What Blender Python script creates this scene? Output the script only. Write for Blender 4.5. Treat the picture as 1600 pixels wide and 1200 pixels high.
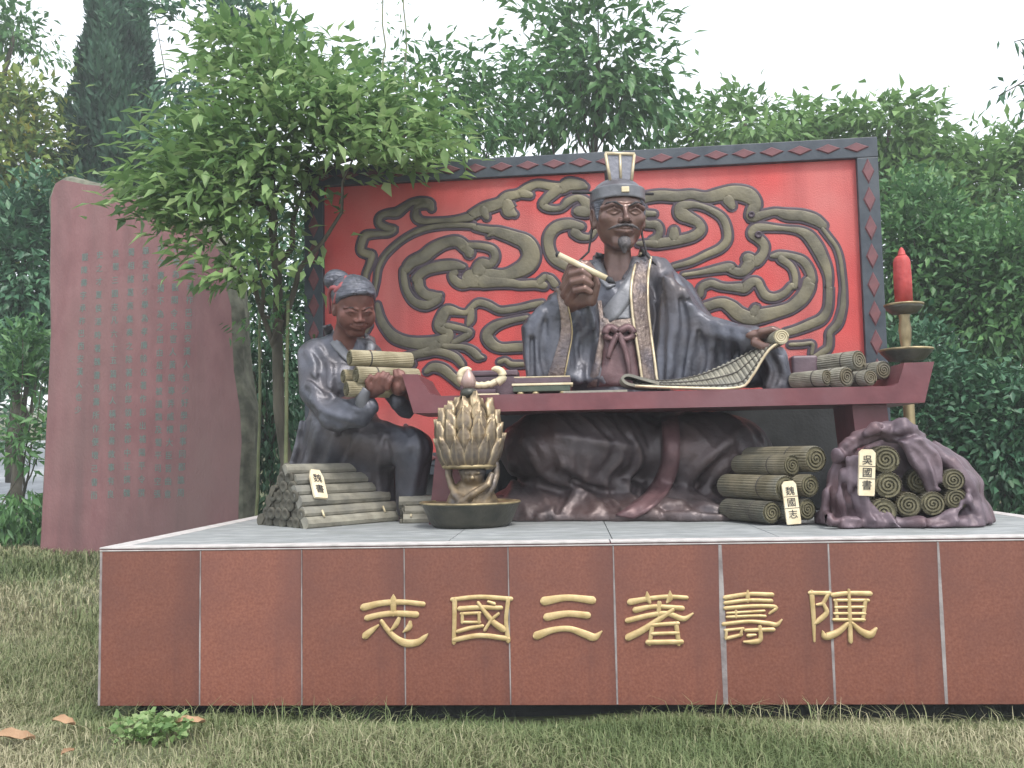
import bpy, bmesh, math, random
import numpy as np
from mathutils import Vector, Matrix

for o in list(bpy.data.objects):
    bpy.data.objects.remove(o)
S = bpy.context.scene
COL = S.collection
rng = np.random.default_rng(11)
random.seed(11)

# ------------------------------------------------------------------ camera
CAM = np.array([-0.23413, -5.36713, 1.42081]); YAW, PITCH, ROLL, FPX = -0.06066, 0.07447, -0.01823, 1450.0
_f = np.array([math.sin(YAW)*math.cos(PITCH), math.cos(YAW)*math.cos(PITCH), math.sin(PITCH)])
_r = np.array([math.cos(YAW), -math.sin(YAW), 0.0]); _u = np.cross(_r, _f)
RT = _r*math.cos(ROLL)+_u*math.sin(ROLL); UP = -_r*math.sin(ROLL)+_u*math.cos(ROLL); FW = _f
cd = bpy.data.cameras.new('camera'); cam = bpy.data.objects.new('camera', cd); COL.objects.link(cam)
cd.sensor_width = 36.0; cd.lens = 36.0*FPX/1600.0; cd.clip_start = 0.05; cd.clip_end = 400.0
M = Matrix.Identity(4)
for i in range(3):
    M[i][0] = RT[i]; M[i][1] = UP[i]; M[i][2] = -FW[i]; M[i][3] = CAM[i]
cam.matrix_world = M
S.camera = cam

# ------------------------------------------------------------------ light
SUN_EL, SUN_AZ = math.radians(56), math.radians(150)     # azimuth clockwise from +Y
w = bpy.data.worlds.new('World'); S.world = w; w.use_nodes = True
nt = w.node_tree; nt.nodes.clear()
sky = nt.nodes.new('ShaderNodeTexSky'); sky.sky_type = 'NISHITA'; sky.sun_disc = False
sky.sun_elevation = SUN_EL; sky.sun_rotation = SUN_AZ; sky.air_density = 1.0; sky.dust_density = 3.0
b1 = nt.nodes.new('ShaderNodeBackground'); b1.inputs[1].default_value = 0.05
b2 = nt.nodes.new('ShaderNodeBackground'); b2.inputs[0].default_value = (0.955, 0.975, 1.0, 1); b2.inputs[1].default_value = 0.98
ad = nt.nodes.new('ShaderNodeAddShader'); ow = nt.nodes.new('ShaderNodeOutputWorld')
nt.links.new(sky.outputs[0], b1.inputs[0]); nt.links.new(b1.outputs[0], ad.inputs[0]); nt.links.new(b2.outputs[0], ad.inputs[1])
nt.links.new(ad.outputs[0], ow.inputs[0])
sl = bpy.data.lights.new('sun', 'SUN'); sl.energy = 2.0; sl.angle = math.radians(12); sl.color = (1.0, 0.96, 0.9)
so = bpy.data.objects.new('sun', sl); COL.objects.link(so)
sd = Vector((math.sin(SUN_AZ)*math.cos(SUN_EL), math.cos(SUN_AZ)*math.cos(SUN_EL), math.sin(SUN_EL)))
so.rotation_euler = sd.to_track_quat('Z', 'Y').to_euler()
S.view_settings.view_transform = 'Standard'; S.view_settings.look = 'None'
S.view_settings.exposure = 0.62; S.view_settings.gamma = 1.0; S.view_settings.use_curve_mapping = False
S.render.engine = 'CYCLES'
S.cycles.max_bounces = 6; S.cycles.transparent_max_bounces = 4

# ------------------------------------------------------------------ helpers
def ray(px, py):
    d = FW+RT*(px-800)/FPX+UP*(600-py)/FPX
    return d
def at(px, py, Y=None, Z=None):
    """the point of the place seen at a photo pixel, on the depth plane Y or the level Z"""
    d = ray(px, py)
    t = (Y-CAM[1])/d[1] if Y is not None else (Z-CAM[2])/d[2]
    return CAM+t*d

def tag(o, label=None, cat=None, group=None, kind=None):
    if label: o['label'] = label
    if cat: o['category'] = cat
    if group: o['group'] = group
    if kind: o['kind'] = kind
    return o
def thing(name, loc, label, cat, group=None):
    o = bpy.data.objects.new(name, None); COL.objects.link(o)
    o.location = tuple(loc); o.empty_display_size = 0.1
    return tag(o, label, cat, group)
def pinv(o, parent):
    o.parent = parent
    m = Matrix.Translation(parent.location) if parent.type == 'EMPTY' else Matrix.Identity(4)
    o.matrix_parent_inverse = m.inverted()
def add(name, me, mat=None, parent=None, mw=None):
    o = bpy.data.objects.new(name, me); COL.objects.link(o)
    if mat is not None and len(me.materials) == 0: me.materials.append(mat)
    if parent is not None: pinv(o, parent)
    if mw is not None: o.matrix_basis = mw
    return o
def pyd(name, V, F, smooth=False):
    me = bpy.data.meshes.new(name); me.from_pydata([tuple(map(float, v)) for v in V], [], [tuple(map(int, f)) for f in F]); me.update()
    if smooth: me.polygons.foreach_set('use_smooth', [True]*len(me.polygons))
    return me
def quads(name, V, F, smooth=False, tint=None):
    V = np.asarray(V, np.float32); F = np.asarray(F, np.int32); k = F.shape[1]
    me = bpy.data.meshes.new(name)
    me.vertices.add(len(V)); me.vertices.foreach_set('co', V.ravel())
    me.loops.add(F.size); me.loops.foreach_set('vertex_index', F.ravel())
    me.polygons.add(len(F)); me.polygons.foreach_set('loop_start', np.arange(0, F.size, k, dtype=np.int32))
    try: me.polygons.foreach_set('loop_total', np.full(len(F), k, np.int32))
    except Exception: pass
    if smooth: me.polygons.foreach_set('use_smooth', np.ones(len(F), bool))
    if tint is not None:
        a = me.attributes.new('tint', 'FLOAT', 'FACE'); a.data.foreach_set('value', np.asarray(tint, np.float32))
    me.update(calc_edges=True); me.validate()
    return me
def bm_mesh(name, fn, bevel=0.0, seg=2, smooth=False):
    bm = bmesh.new(); fn(bm)
    if bevel > 0:
        es = [e for e in bm.edges if len(e.link_faces) == 2 and e.calc_face_angle(0) > 0.5]
        bmesh.ops.bevel(bm, geom=es, offset=bevel, segments=seg, affect='EDGES', profile=0.6)
    bmesh.ops.recalc_face_normals(bm, faces=bm.faces[:])
    me = bpy.data.meshes.new(name); bm.to_mesh(me); bm.free()
    if smooth: me.polygons.foreach_set('use_smooth', [True]*len(me.polygons))
    return me
def bm_box(bm, c, s, rot=None):
    r = bmesh.ops.create_cube(bm, size=1.0)
    m = Matrix.Translation(Vector(c)) @ (rot.to_4x4() if rot is not None else Matrix.Identity(4)) @ Matrix.Diagonal((*s, 1))
    bmesh.ops.transform(bm, matrix=m, verts=r['verts'])
def box_mesh(name, lo, hi, bevel=0.004, seg=2):
    lo = np.array(lo, float); hi = np.array(hi, float)
    return bm_mesh(name, lambda bm: bm_box(bm, (lo+hi)/2, hi-lo), bevel, seg)
def lathe(name, prof, n=32, smooth=True, wob=None):
    """prof [(r,z)], axis z"""
    V = []; F = []
    for r, z in prof:
        for k in range(n):
            a = 2*math.pi*k/n; q = r if wob is None else r*wob(a, r, z)
            V.append((q*math.cos(a), q*math.sin(a), z))
    for i in range(len(prof)-1):
        for k in range(n):
            k2 = (k+1) % n
            F.append((i*n+k, i*n+k2, (i+1)*n+k2, (i+1)*n+k))
    F.append(tuple(range(n-1, -1, -1))); F.append(tuple((len(prof)-1)*n+k for k in range(n)))
    return pyd(name, V, F, smooth)
def tube(pts, n=8, caps=True):
    """pts [(x,y,z,r)] -> V, F"""
    P = np.array([p[:3] for p in pts], float); R = [p[3] for p in pts]
    V = []; F = []; up = np.array([0.02, 0.1, 1.0])
    for i in range(len(P)):
        t = P[min(i+1, len(P)-1)]-P[max(i-1, 0)]; t = t/(np.linalg.norm(t)+1e-9)
        a = np.cross(t, up)
        if np.linalg.norm(a) < 1e-3: a = np.cross(t, [1, 0, 0])
        a /= np.linalg.norm(a); b = np.cross(t, a)
        for k in range(n):
            q = 2*math.pi*k/n
            V.append(P[i]+R[i]*(math.cos(q)*a+math.sin(q)*b))
    for i in range(len(P)-1):
        for k in range(n):
            k2 = (k+1) % n; F.append((i*n+k, i*n+k2, (i+1)*n+k2, (i+1)*n+k))
    if caps:
        F.append(tuple(range(n-1, -1, -1))); F.append(tuple((len(P)-1)*n+k for k in range(n)))
    return V, F
def tubes_mesh(name, lst, n=8, smooth=True):
    V = []; F = []
    for pts in lst:
        v, f = tube(pts, n); b = len(V); V += list(v); F += [tuple(i+b for i in q) for q in f]
    return pyd(name, V, F, smooth)
def crom(pts, m=6):
    """Catmull-Rom through rows of any width"""
    P = np.array(pts, float)
    if len(P) < 3:
        return np.array([P[0]+(P[-1]-P[0])*t for t in np.linspace(0, 1, m+1)])
    Q = np.vstack([2*P[0]-P[1], P, 2*P[-1]-P[-2]]); out = []
    for i in range(1, len(Q)-2):
        for t in np.linspace(0, 1, m, endpoint=False):
            p0, p1, p2, p3 = Q[i-1], Q[i], Q[i+1], Q[i+2]
            out.append(0.5*((2*p1)+(p2-p0)*t+(2*p0-5*p1+4*p2-p3)*t*t+(3*p1-p0-3*p2+p3)*t**3))
    out.append(P[-1])
    return np.array(out)
def ribbon(P2, W, O, U, Vv, N, h, base=0.0, prof='dome', round_end=True):
    """raised band along 2-D points P2 (plane O,U,Vv), widths W, height h along N"""
    P2 = np.array(P2, float); W = np.array(W, float); n = len(P2)
    T = np.gradient(P2, axis=0); T /= (np.linalg.norm(T, axis=1)[:, None]+1e-9)
    if round_end:
        es = [(.48, .28), (.38, .65), (.20, .917)]
        P2 = np.vstack([P2[0]-T[0]*W[0]*e for e, _ in es]+[P2]+[P2[-1]+T[-1]*W[-1]*e for e, _ in es[::-1]])
        T = np.vstack([T[:1]]*3+[T]+[T[-1:]]*3); W = np.concatenate([[W[0]*q for _, q in es], W, [W[-1]*q for _, q in es[::-1]]]); n += 6
    S2 = np.stack([-T[:, 1], T[:, 0]], 1)
    if prof == 'dome': sec = [(-1, 0), (-.92, .55), (-.55, .9), (0, 1), (.55, .9), (.92, .55), (1, 0)]
    elif prof == 'soft': sec = [(-1, 0), (-.97, .6), (-.8, .9), (0, 1), (.8, .9), (.97, .6), (1, 0)]
    else: sec = [(-1, 0), (-.96, .9), (-.8, 1), (.8, 1), (.96, .9), (1, 0)]
    V = []; F = []; m = len(sec)
    for i in range(n):
        for a, b in sec:
            q = P2[i]+S2[i]*a*W[i]/2
            V.append(O+U*q[0]+Vv*q[1]+N*(base+h*b))
    for i in range(n-1):
        for j in range(m-1):
            F.append((i*m+j, i*m+j+1, (i+1)*m+j+1, (i+1)*m+j))
    F.append(tuple(range(m))); F.append(tuple((n-1)*m+j for j in range(m-1, -1, -1)))
    return V, F
def merge(parts):
    V = []; F = []
    for v, f in parts:
        b = len(V); V += list(v); F += [tuple(i+b for i in q) for q in f]
    return V, F

# ------------------------------------------------------------------ materials
def mat(name, c1, c2=None, scale=6.0, rough=0.6, metal=0.0, bump=0.0, bscale=40.0, detail=5.0, spec=0.5, c3=None, s3=1.5, lo=0.35, hi=0.68,
        rnd=0.0, tint=None, trans=0.0, coat=0.0, up=None, stretch=None, streak=None, wear_highlight=None):
    m = bpy.data.materials.new(name); m.use_nodes = True; t = m.node_tree; N = t.nodes; L = t.links
    p = N['Principled BSDF']; p.inputs['Roughness'].default_value = rough; p.inputs['Metallic'].default_value = metal
    p.inputs['Specular IOR Level'].default_value = spec
    if coat: p.inputs['Coat Weight'].default_value = coat; p.inputs['Coat Roughness'].default_value = 0.3
    tc = N.new('ShaderNodeTexCoord'); src = tc.outputs['Object']
    if stretch:
        mp = N.new('ShaderNodeMapping'); mp.inputs['Scale'].default_value = stretch; L.new(src, mp.inputs[0]); src = mp.outputs[0]
    def noise(s, d=detail):
        n = N.new('ShaderNodeTexNoise'); n.inputs['Scale'].default_value = s; n.inputs['Detail'].default_value = d; L.new(src, n.inputs['Vector']); return n.outputs[0]
    def ramp(fac, a, b, l=lo, h=hi):
        r = N.new('ShaderNodeValToRGB'); r.color_ramp.elements[0].position = l; r.color_ramp.elements[1].position = h
        r.color_ramp.elements[0].color = (*a, 1); r.color_ramp.elements[1].color = (*b, 1); L.new(fac, r.inputs[0]); return r.outputs[0]
    def mix(fac, a, b, mode='MIX'):
        x = N.new('ShaderNodeMix'); x.data_type = 'RGBA'; x.blend_type = mode
        if hasattr(fac, 'node'): L.new(fac, x.inputs[0])
        else: x.inputs[0].default_value = fac
        for q, i in ((a, 6), (b, 7)):
            if hasattr(q, 'node'): L.new(q, x.inputs[i])
            else: x.inputs[i].default_value = (*q, 1)
        return x.outputs[2]
    col = ramp(noise(scale), c1, c2 or c1)
    if c3: col = mix(ramp(noise(s3, 3.0), (0, 0, 0), (1, 1, 1), .45, .7), col, c3)
    if tint:
        at_ = N.new('ShaderNodeAttribute'); at_.attribute_name = 'tint'
        r = N.new('ShaderNodeValToRGB'); els = r.color_ramp.elements
        while len(els) < len(tint): els.new(0.5)
        for i, c in enumerate(tint): els[i].position = i/(len(tint)-1); els[i].color = (*c, 1)
        L.new(at_.outputs['Fac'], r.inputs[0]); col = mix(0.82, col, r.outputs[0])
    if streak:
        mp2 = N.new('ShaderNodeMapping'); mp2.inputs['Scale'].default_value = (1, 1, .09); L.new(tc.outputs['Object'], mp2.inputs[0])
        n2 = N.new('ShaderNodeTexNoise'); n2.inputs['Scale'].default_value = streak[1]; n2.inputs['Detail'].default_value = 6; L.new(mp2.outputs[0], n2.inputs['Vector'])
        col = mix(ramp(n2.outputs[0], (0, 0, 0), (streak[2],)*3, .48, .72), col, streak[0])
    if wear_highlight:  # paler convex edges: real wear, and painted highlights on robe folds
        ge = N.new('ShaderNodeNewGeometry'); wn = noise(wear_highlight[3] if len(wear_highlight) > 3 else 18, 4)
        mu = N.new('ShaderNodeMath'); mu.operation = 'MULTIPLY_ADD'; L.new(wn, mu.inputs[0]); mu.inputs[1].default_value = .06; L.new(ge.outputs['Pointiness'], mu.inputs[2])
        col = mix(ramp(mu.outputs[0], (0, 0, 0), (1, 1, 1), wear_highlight[1], wear_highlight[2]), col, wear_highlight[0])
    if rnd:
        oi = N.new('ShaderNodeObjectInfo'); hs = N.new('ShaderNodeHueSaturation')
        mr = N.new('ShaderNodeMapRange'); mr.inputs[3].default_value = 1-rnd; mr.inputs[4].default_value = 1+rnd
        L.new(oi.outputs['Random'], mr.inputs[0]); L.new(mr.outputs[0], hs.inputs['Value']); L.new(col, hs.inputs['Color']); col = hs.outputs[0]
    L.new(col, p.inputs['Base Color'])
    if bump:
        b = N.new('ShaderNodeBump'); b.inputs['Strength'].default_value = bump; b.inputs['Distance'].default_value = 0.02
        L.new(noise(bscale, 6.0), b.inputs['Height']); L.new(b.outputs[0], p.inputs['Normal'])
    if trans:
        tr = N.new('ShaderNodeBsdfTranslucent'); L.new(col, tr.inputs[0]); ms = N.new('ShaderNodeMixShader'); ms.inputs[0].default_value = trans
        L.new(p.outputs[0], ms.inputs[1]); L.new(tr.outputs[0], ms.inputs[2]); L.new(ms.outputs[0], N['Material Output'].inputs[0])
    return m

# ------------------------------------------------------------------ signed-distance sculpting
f32 = np.float32
def V3(a): return np.array(a, f32)
def cap(p, a, b, ra, rb):
    a = V3(a); ba = V3(b)-a; pa = p-a
    t = np.clip(pa@ba/max(float(ba@ba), 1e-9), 0, 1)
    q = pa-t[:, None]*ba
    return np.sqrt(np.einsum('ij,ij->i', q, q))-(ra+(rb-ra)*t)
def chain(p, pts):
    d = None
    for i in range(len(pts)-1):
        e = cap(p, pts[i][:3], pts[i+1][:3], pts[i][3], pts[i+1][3]); d = e if d is None else np.minimum(d, e)
    return d
def ell(p, c, r, R=None):
    q = p-V3(c)
    if R is not None: q = q@np.asarray(R, f32)
    r = V3(r); a = q/r; k0 = np.sqrt((a*a).sum(1))+1e-9; b = q/(r*r); k1 = np.sqrt((b*b).sum(1))+1e-9
    return k0*(k0-1)/k1
def rbox(p, c, h, r=0.02, R=None):
    q = p-V3(c)
    if R is not None: q = q@np.asarray(R, f32)
    q = np.abs(q)-(V3(h)-r)
    return np.sqrt((np.maximum(q, 0)**2).sum(1))+np.minimum(q.max(1), 0)-r
def poly2(x, z, poly):
    P = np.array(poly, f32); d = np.full(len(x), 1e9, f32); s = np.ones(len(x), f32); n = len(P); j = n-1
    for i in range(n):
        e = P[j]-P[i]; wx = x-P[i, 0]; wz = z-P[i, 1]
        t = np.clip((wx*e[0]+wz*e[1])/float(e@e), 0, 1)
        bx = wx-e[0]*t; bz = wz-e[1]*t; d = np.minimum(d, bx*bx+bz*bz)
        c1 = z >= P[i, 1]; c2 = z < P[j, 1]; c3 = e[0]*wz > e[1]*wx
        s = np.where((c1 & c2 & c3) | (~c1 & ~c2 & ~c3), -s, s); j = i
    return s*np.sqrt(d)
def prism(p, poly, yc, hy, r):
    a = poly2(p[:, 0], p[:, 2], poly)+r; b = np.abs(p[:, 1]-yc)-hy+r
    return np.minimum(np.maximum(a, b), 0)+np.sqrt(np.maximum(a, 0)**2+np.maximum(b, 0)**2)-r
def smin(a, b, k):
    h = np.maximum(k-np.abs(a-b), 0)/k
    return np.minimum(a, b)-h*h*k*0.25
def smax(a, b, k): return -smin(-a, -b, k)

def sdf_mesh(name, fn, lo, hi, h, smooth=1):
    lo = np.array(lo, f32); n = np.ceil((np.array(hi)-lo)/(4*h)).astype(int)
    st = 4; shp = n+1
    g = np.stack(np.meshgrid(*[np.arange(s) for s in shp], indexing='ij'), -1).reshape(-1, 3)
    v = fn((lo+g*(4*h)).astype(f32)).astype(f32).reshape(shp)
    while st > 1:
        s2 = st//2; new = (np.array(v.shape)-1)*2+1
        u = v
        for ax in range(3): u = np.repeat(u, 2, axis=ax)
        u = u[:new[0], :new[1], :new[2]].copy()
        m = np.abs(u) < st*h*2.0
        idx = np.argwhere(m)
        if len(idx):
            vals = np.empty(len(idx), f32)
            for a in range(0, len(idx), 400000): vals[a:a+400000] = fn((lo+idx[a:a+400000]*(s2*h)).astype(f32))
            u[m] = vals
        v = u; st = s2
    s = v < 0
    c = np.zeros(tuple(np.array(v.shape)-1), np.int8)
    cs = [(i, j, k) for i in (0, 1) for j in (0, 1) for k in (0, 1)]
    N = np.array(c.shape)
    for i, j, k in cs: c += s[i:i+N[0], j:j+N[1], k:k+N[2]]
    cells = np.argwhere((c > 0) & (c < 8)); ids = np.full(c.shape, -1, np.int32); ids[tuple(cells.T)] = np.arange(len(cells))
    acc = np.zeros((len(cells), 3), f32); cnt = np.zeros(len(cells), f32)
    for a in range(3):
        for o1 in (0, 1):
            for o2 in (0, 1):
                b0 = np.zeros(3, int); oth = [q for q in range(3) if q != a]; b0[oth[0]] = o1; b0[oth[1]] = o2; b1_ = b0.copy(); b1_[a] = 1
                v0 = v[tuple((cells+b0).T)]; v1 = v[tuple((cells+b1_).T)]; m = (v0 < 0) != (v1 < 0)
                t = np.where(m, v0/np.where(m, v0-v1, 1), 0); pp = np.tile(b0.astype(f32), (len(cells), 1)); pp[:, a] = t
                acc[m] += pp[m]; cnt[m] += 1
    P = lo+(cells+acc/np.maximum(cnt, 1)[:, None])*h
    F = []
    for a in range(3):
        b, d = [(1, 2), (2, 0), (0, 1)][a]
        sl0 = [slice(None)]*3; sl1 = [slice(None)]*3; sl0[a] = slice(0, -1); sl1[a] = slice(1, None)
        e = np.argwhere(s[tuple(sl0)] != s[tuple(sl1)])
        e = e[(e[:, b] > 0) & (e[:, d] > 0) & (e[:, b] < c.shape[b]) & (e[:, d] < c.shape[d])]
        q = []
        for db, dd in ((-1, -1), (0, -1), (0, 0), (-1, 0)):
            x = e.copy(); x[:, b] += db; x[:, d] += dd; q.append(ids[tuple(x.T)])
        q = np.stack(q, 1); neg = s[tuple(e.T)]
        q[~neg] = q[~neg][:, ::-1]
        F.append(q)
    F = np.vstack(F); F = F[(F >= 0).all(1)]
    for _ in range(smooth):
        A = np.zeros_like(P); C = np.zeros(len(P), f32)
        for i in range(4):
            np.add.at(A, F[:, i], P[F[:, (i+1) % 4]]); np.add.at(C, F[:, i], 1)
            np.add.at(A, F[:, (i+1) % 4], P[F[:, i]]); np.add.at(C, F[:, (i+1) % 4], 1)
        P = P*0.5+0.5*A/np.maximum(C, 1)[:, None]
    return quads(name, P, F, True)

def trace(fn, pix, y0=0.2, y1=3.2):
    """where the lines of sight through photo pixels meet a sculpted surface"""
    D = np.array([ray(*q[:2]) for q in pix]); D /= np.linalg.norm(D, axis=1)[:, None]
    t = (y0-CAM[1])/D[:, 1]; best = t.copy(); bd = np.full(len(t), 9.0)
    for _ in range(70):
        P = CAM+t[:, None]*D; d = fn(P.astype(f32))
        m = d < bd; bd[m] = d[m]; best[m] = t[m]
        t = t+np.clip(d, -0.05, 0.3)*0.75
        t = np.minimum(t, (y1-CAM[1])/D[:, 1])
    t = np.where(bd < 0.02, t, best)
    return CAM+t[:, None]*D
def grad(fn, P, e=0.012):
    P = P.astype(f32); g = np.stack([fn(P+V3([e, 0, 0]))-fn(P-V3([e, 0, 0])), fn(P+V3([0, e, 0]))-fn(P-V3([0, e, 0])), fn(P+V3([0, 0, e]))-fn(P-V3([0, 0, e]))], 1)
    return g/(np.linalg.norm(g, axis=1)[:, None]+1e-9)
def surf_chains(fn, lines, sink=0.3):
    """lines: [[(px,py,r),...],...] -> chains lying on fn's surface (sunk by sink*r)"""
    out = []
    L = [crom(l, 4) for l in lines]; allp = np.vstack(L); P = trace(fn, allp)
    G = grad(fn, P); P = P-G*(allp[:, 2:3]*sink); k = 0
    for l in L:
        out.append([(*P[k+i], float(max(l[i, 2], 0.003))) for i in range(len(l))]); k += len(l)
    return out
def with_folds(fn, ridges=(), grooves=(), kr=0.035, kg=0.03):
    R = surf_chains(fn, ridges) if ridges else []; Gv = surf_chains(fn, grooves, -0.35) if grooves else []
    bb = []
    for ch in R+Gv:
        a = np.array(ch); bb.append((a[:, :3].min(0)-a[:, 3].max()-0.06, a[:, :3].max(0)+a[:, 3].max()+0.06))
    def f(p):
        d = fn(p)
        for i, ch in enumerate(R+Gv):
            lo, hi = bb[i]; m = ((p > lo) & (p < hi)).all(1)
            if not m.any(): continue
            e = chain(p[m], ch)
            d[m] = smin(d[m], e, kr) if i < len(R) else smax(d[m], -e, kg)
        return d
    return f
def strip(name, fn, left, right, mat_, parent, off=0.012, m=6, across=5, thick=0.02, wob=0.0):
    """cloth band lying on a sculpted surface between two pixel lines"""
    A = crom(left, m); B = crom(right, m); n = min(len(A), len(B)); A = A[:n]; B = B[:n]
    pix = [A[i]+(B[i]-A[i])*t for i in range(n) for t in np.linspace(0, 1, across)]
    P = trace(fn, pix); G = grad(fn, P, 0.03); C = CAM-P; C /= np.linalg.norm(C, axis=1)[:, None]
    G = G*0.5+C*0.5; G /= np.linalg.norm(G, axis=1)[:, None]
    # settle: median-smooth the depth along the band
    t = np.linalg.norm(P-CAM, axis=1).reshape(n, across)
    for _ in range(3): t = np.vstack([t[:1], (t[:-2]+t[1:-1]*2+t[2:])/4, t[-1:]])
    D = (P-CAM)/np.linalg.norm(P-CAM, axis=1)[:, None]; P = CAM+D*t.reshape(-1, 1)
    top = P+G*off; bot = P-G*thick; V = np.vstack([top, bot]); F = []; k = n*across
    for i in range(n-1):
        for j in range(across-1):
            a = i*across+j; F.append((a, a+1, a+across+1, a+across)); F.append((k+a, k+a+across, k+a+across+1, k+a+1))
        for j in (0, across-1):
            a = i*across+j; q = (a, a+across, k+a+across, k+a); F.append(q if j == 0 else q[::-1])
    for i in (0, n-1):
        for j in range(across-1):
            a = i*across+j; q = (a, k+a, k+a+1, a+1); F.append(q if i == 0 else q[::-1])
    me = pyd(name, V, F, True)
    bm = bmesh.new(); bm.from_mesh(me); bmesh.ops.recalc_face_normals(bm, faces=bm.faces[:]); bm.to_mesh(me); bm.free()
    return add(name, me, mat_, parent)
ZP = 0.912          # top of the plinth
# ------------------------------------------------------------------ materials of the place
M_GRANITE = mat('red_granite', (.165, .058, .040), (.245, .100, .070), 70, .40, bump=.05, bscale=90, c3=(.135, .058, .050), s3=1.3, rnd=.12, streak=((.11, .05, .045), 5, .55), spec=.4, detail=3, lo=.3, hi=.72)
M_MORTAR = mat('pale_mortar', (.19, .165, .165), (.34, .315, .31), 9, .9, bump=.2)
M_TOPSTONE = mat('grey_stone', (.20, .215, .22), (.33, .345, .35), 7, .75, bump=.15, bscale=50, c3=(.20, .215, .21), s3=3, rnd=.05, stretch=(1, 3, 1))
M_EDGE = mat('pale_edge_stone', (.38, .36, .35), (.54, .51, .50), 12, .7, bump=.1)
M_GOLD = mat('gold_paint', (.46, .335, .155), (.60, .46, .24), 18, .42, metal=.25, bump=.12, bscale=50)
M_RED = mat('red_panel_paint', (.47, .058, .056), (.57, .075, .070), 2.2, .55, bump=.4, bscale=110, c3=(.50, .15, .14), s3=.75, spec=.35, streak=((.30, .05, .05), 4, .55))
M_FRAME = mat('slate_frame_paint', (.022, .032, .046), (.045, .058, .075), 9, .5, bump=.12, c3=(.06, .072, .085), s3=2)
M_LOZ = mat('dull_red_paint', (.11, .042, .05), (.17, .06, .066), 12, .55, bump=.1)
M_OLIVE = mat('olive_bronze_paint', (.078, .070, .048), (.135, .122, .082), 6, .48, metal=.15, bump=.25, bscale=30, c3=(.20, .175, .105), s3=2.6, wear_highlight=((.24, .21, .13), .55, .60))
M_OUT = mat('dark_outline_paint', (.035, .022, .035), (.06, .038, .055), 9, .55)
M_STELE = mat('red_sandstone', (.185, .085, .088), (.245, .122, .125), 5, .75, bump=.3, bscale=40, c3=(.21, .125, .12), s3=.8, stretch=(1, 1, .5), streak=((.12, .075, .075), 3, .6))
M_STELE_ROUGH = mat('shaded_chipped_stone', (.07, .075, .055), (.19, .195, .145), 7, .9, bump=.6, bscale=18)  # chipped sides, with shade of the right face put into the colour
M_GREEN = mat('green_inscription_paint', (.10, .175, .16), (.13, .215, .195), 20, .7)
M_LACQ = mat('maroon_lacquer', (.105, .026, .034), (.155, .045, .053), 6, .42, bump=.08, bscale=30, c3=(.15, .062, .072), s3=2)
M_SHADE_JOINT = mat('joint_and_shade_stone', (.018, .02, .021), (.035, .038, .04), 6, .8, bump=.2)  # dark joints, and recess shade painted in as a near-black tone
M_SOIL = mat('turf_soil', (.07, .075, .04), (.16, .15, .09), 4, .95, bump=.4, bscale=20, c3=(.08, .11, .045), s3=.8)
M_PATH = mat('pale_path', (.30, .32, .34), (.42, .44, .46), 3, .8, bump=.1)
M_BARK = mat('bark', (.045, .042, .03), (.11, .10, .075), 9, .9, bump=.5, bscale=25, stretch=(1, 1, .3))
M_STALK = mat('green_stalk', (.09, .11, .05), (.17, .19, .09), 6, .7, bump=.2)
def leafmat(n, cols, tr=.3, rough=.45): return mat(n, cols[0], cols[-1], 3, rough, tint=cols, trans=tr, spec=.4)
ML_FRONT = leafmat('leaf_fresh', [(.06, .14, .045), (.14, .26, .085), (.24, .38, .14), (.36, .47, .22)], .4)
_unused = ([(0.056, 0.131, 0.033), (0.112, 0.225, 0.056), (0.188, 0.338, 0.081), (0.275, 0.425, 0.131)])
ML_CYP = leafmat('cypress_leaf', [(0.016, 0.058, 0.035), (0.033, 0.098, 0.052), (0.052, 0.130, 0.065)], .1, .7)
ML_MID = leafmat('leaf_mid', [(0.045, 0.128, 0.051), (0.090, 0.210, 0.074), (0.150, 0.300, 0.096)])
ML_DARK = leafmat('leaf_dark', [(0.028, 0.093, 0.052), (0.054, 0.147, 0.076), (0.093, 0.217, 0.099)], .2)
ML_YEL = leafmat('leaf_yellowing', [(0.060, 0.132, 0.042), (0.120, 0.228, 0.060), (0.240, 0.324, 0.078), (0.360, 0.324, 0.066)])
ML_LIGHT = leafmat('leaf_light', [(0.081, 0.176, 0.060), (0.149, 0.284, 0.087), (0.243, 0.392, 0.128)], .35)
M_GRASS = mat('grass_blades', (.1, .12, .04), (.2, .2, .1), 2, .7, tint=[(.075, .125, .04), (.17, .22, .09), (.31, .31, .18), (.50, .46, .31)], trans=.25)
M_DRYLEAF = mat('dry_leaf', (.30, .18, .10), (.45, .30, .18), 9, .7, bump=.2, rnd=.15)

# ------------------------------------------------------------------ ground
def ss(x): x = np.clip(x, 0, 1); return x*x*(3-2*x)
def terrain(x, y):
    x = np.asarray(x, float); y = np.asarray(y, float)
    left = ss((-2.6-x)/2.0)
    z = 0.34*ss((y-0.6)/5.0)*left + 0.02*np.sin(x*2.3+1)*np.cos(y*1.9) + 0.012*np.sin(x*5.1)*np.sin(y*4.3+2)
    z = z + 0.11*np.maximum(y-6.5, 0)*1.0*(1-ss((y-30)/15.0)*.3) - 0.075*ss((1.0-np.abs(y-.45))/.5)*ss((3.5-np.abs(x))/.5) - .03*ss((1.2-np.abs(y))/1.0)*ss((4-np.abs(x))/1.)
    return z
xs = np.concatenate([np.linspace(-90, -14, 20), np.linspace(-13, 9, 110), np.linspace(10, 90, 20)])
ys = np.concatenate([np.linspace(-14, -5, 8), np.linspace(-4.6, 14, 94), np.linspace(15, 120, 30)])
X, Y = np.meshgrid(xs, ys, indexing='ij'); Z = terrain(X, Y)
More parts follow.
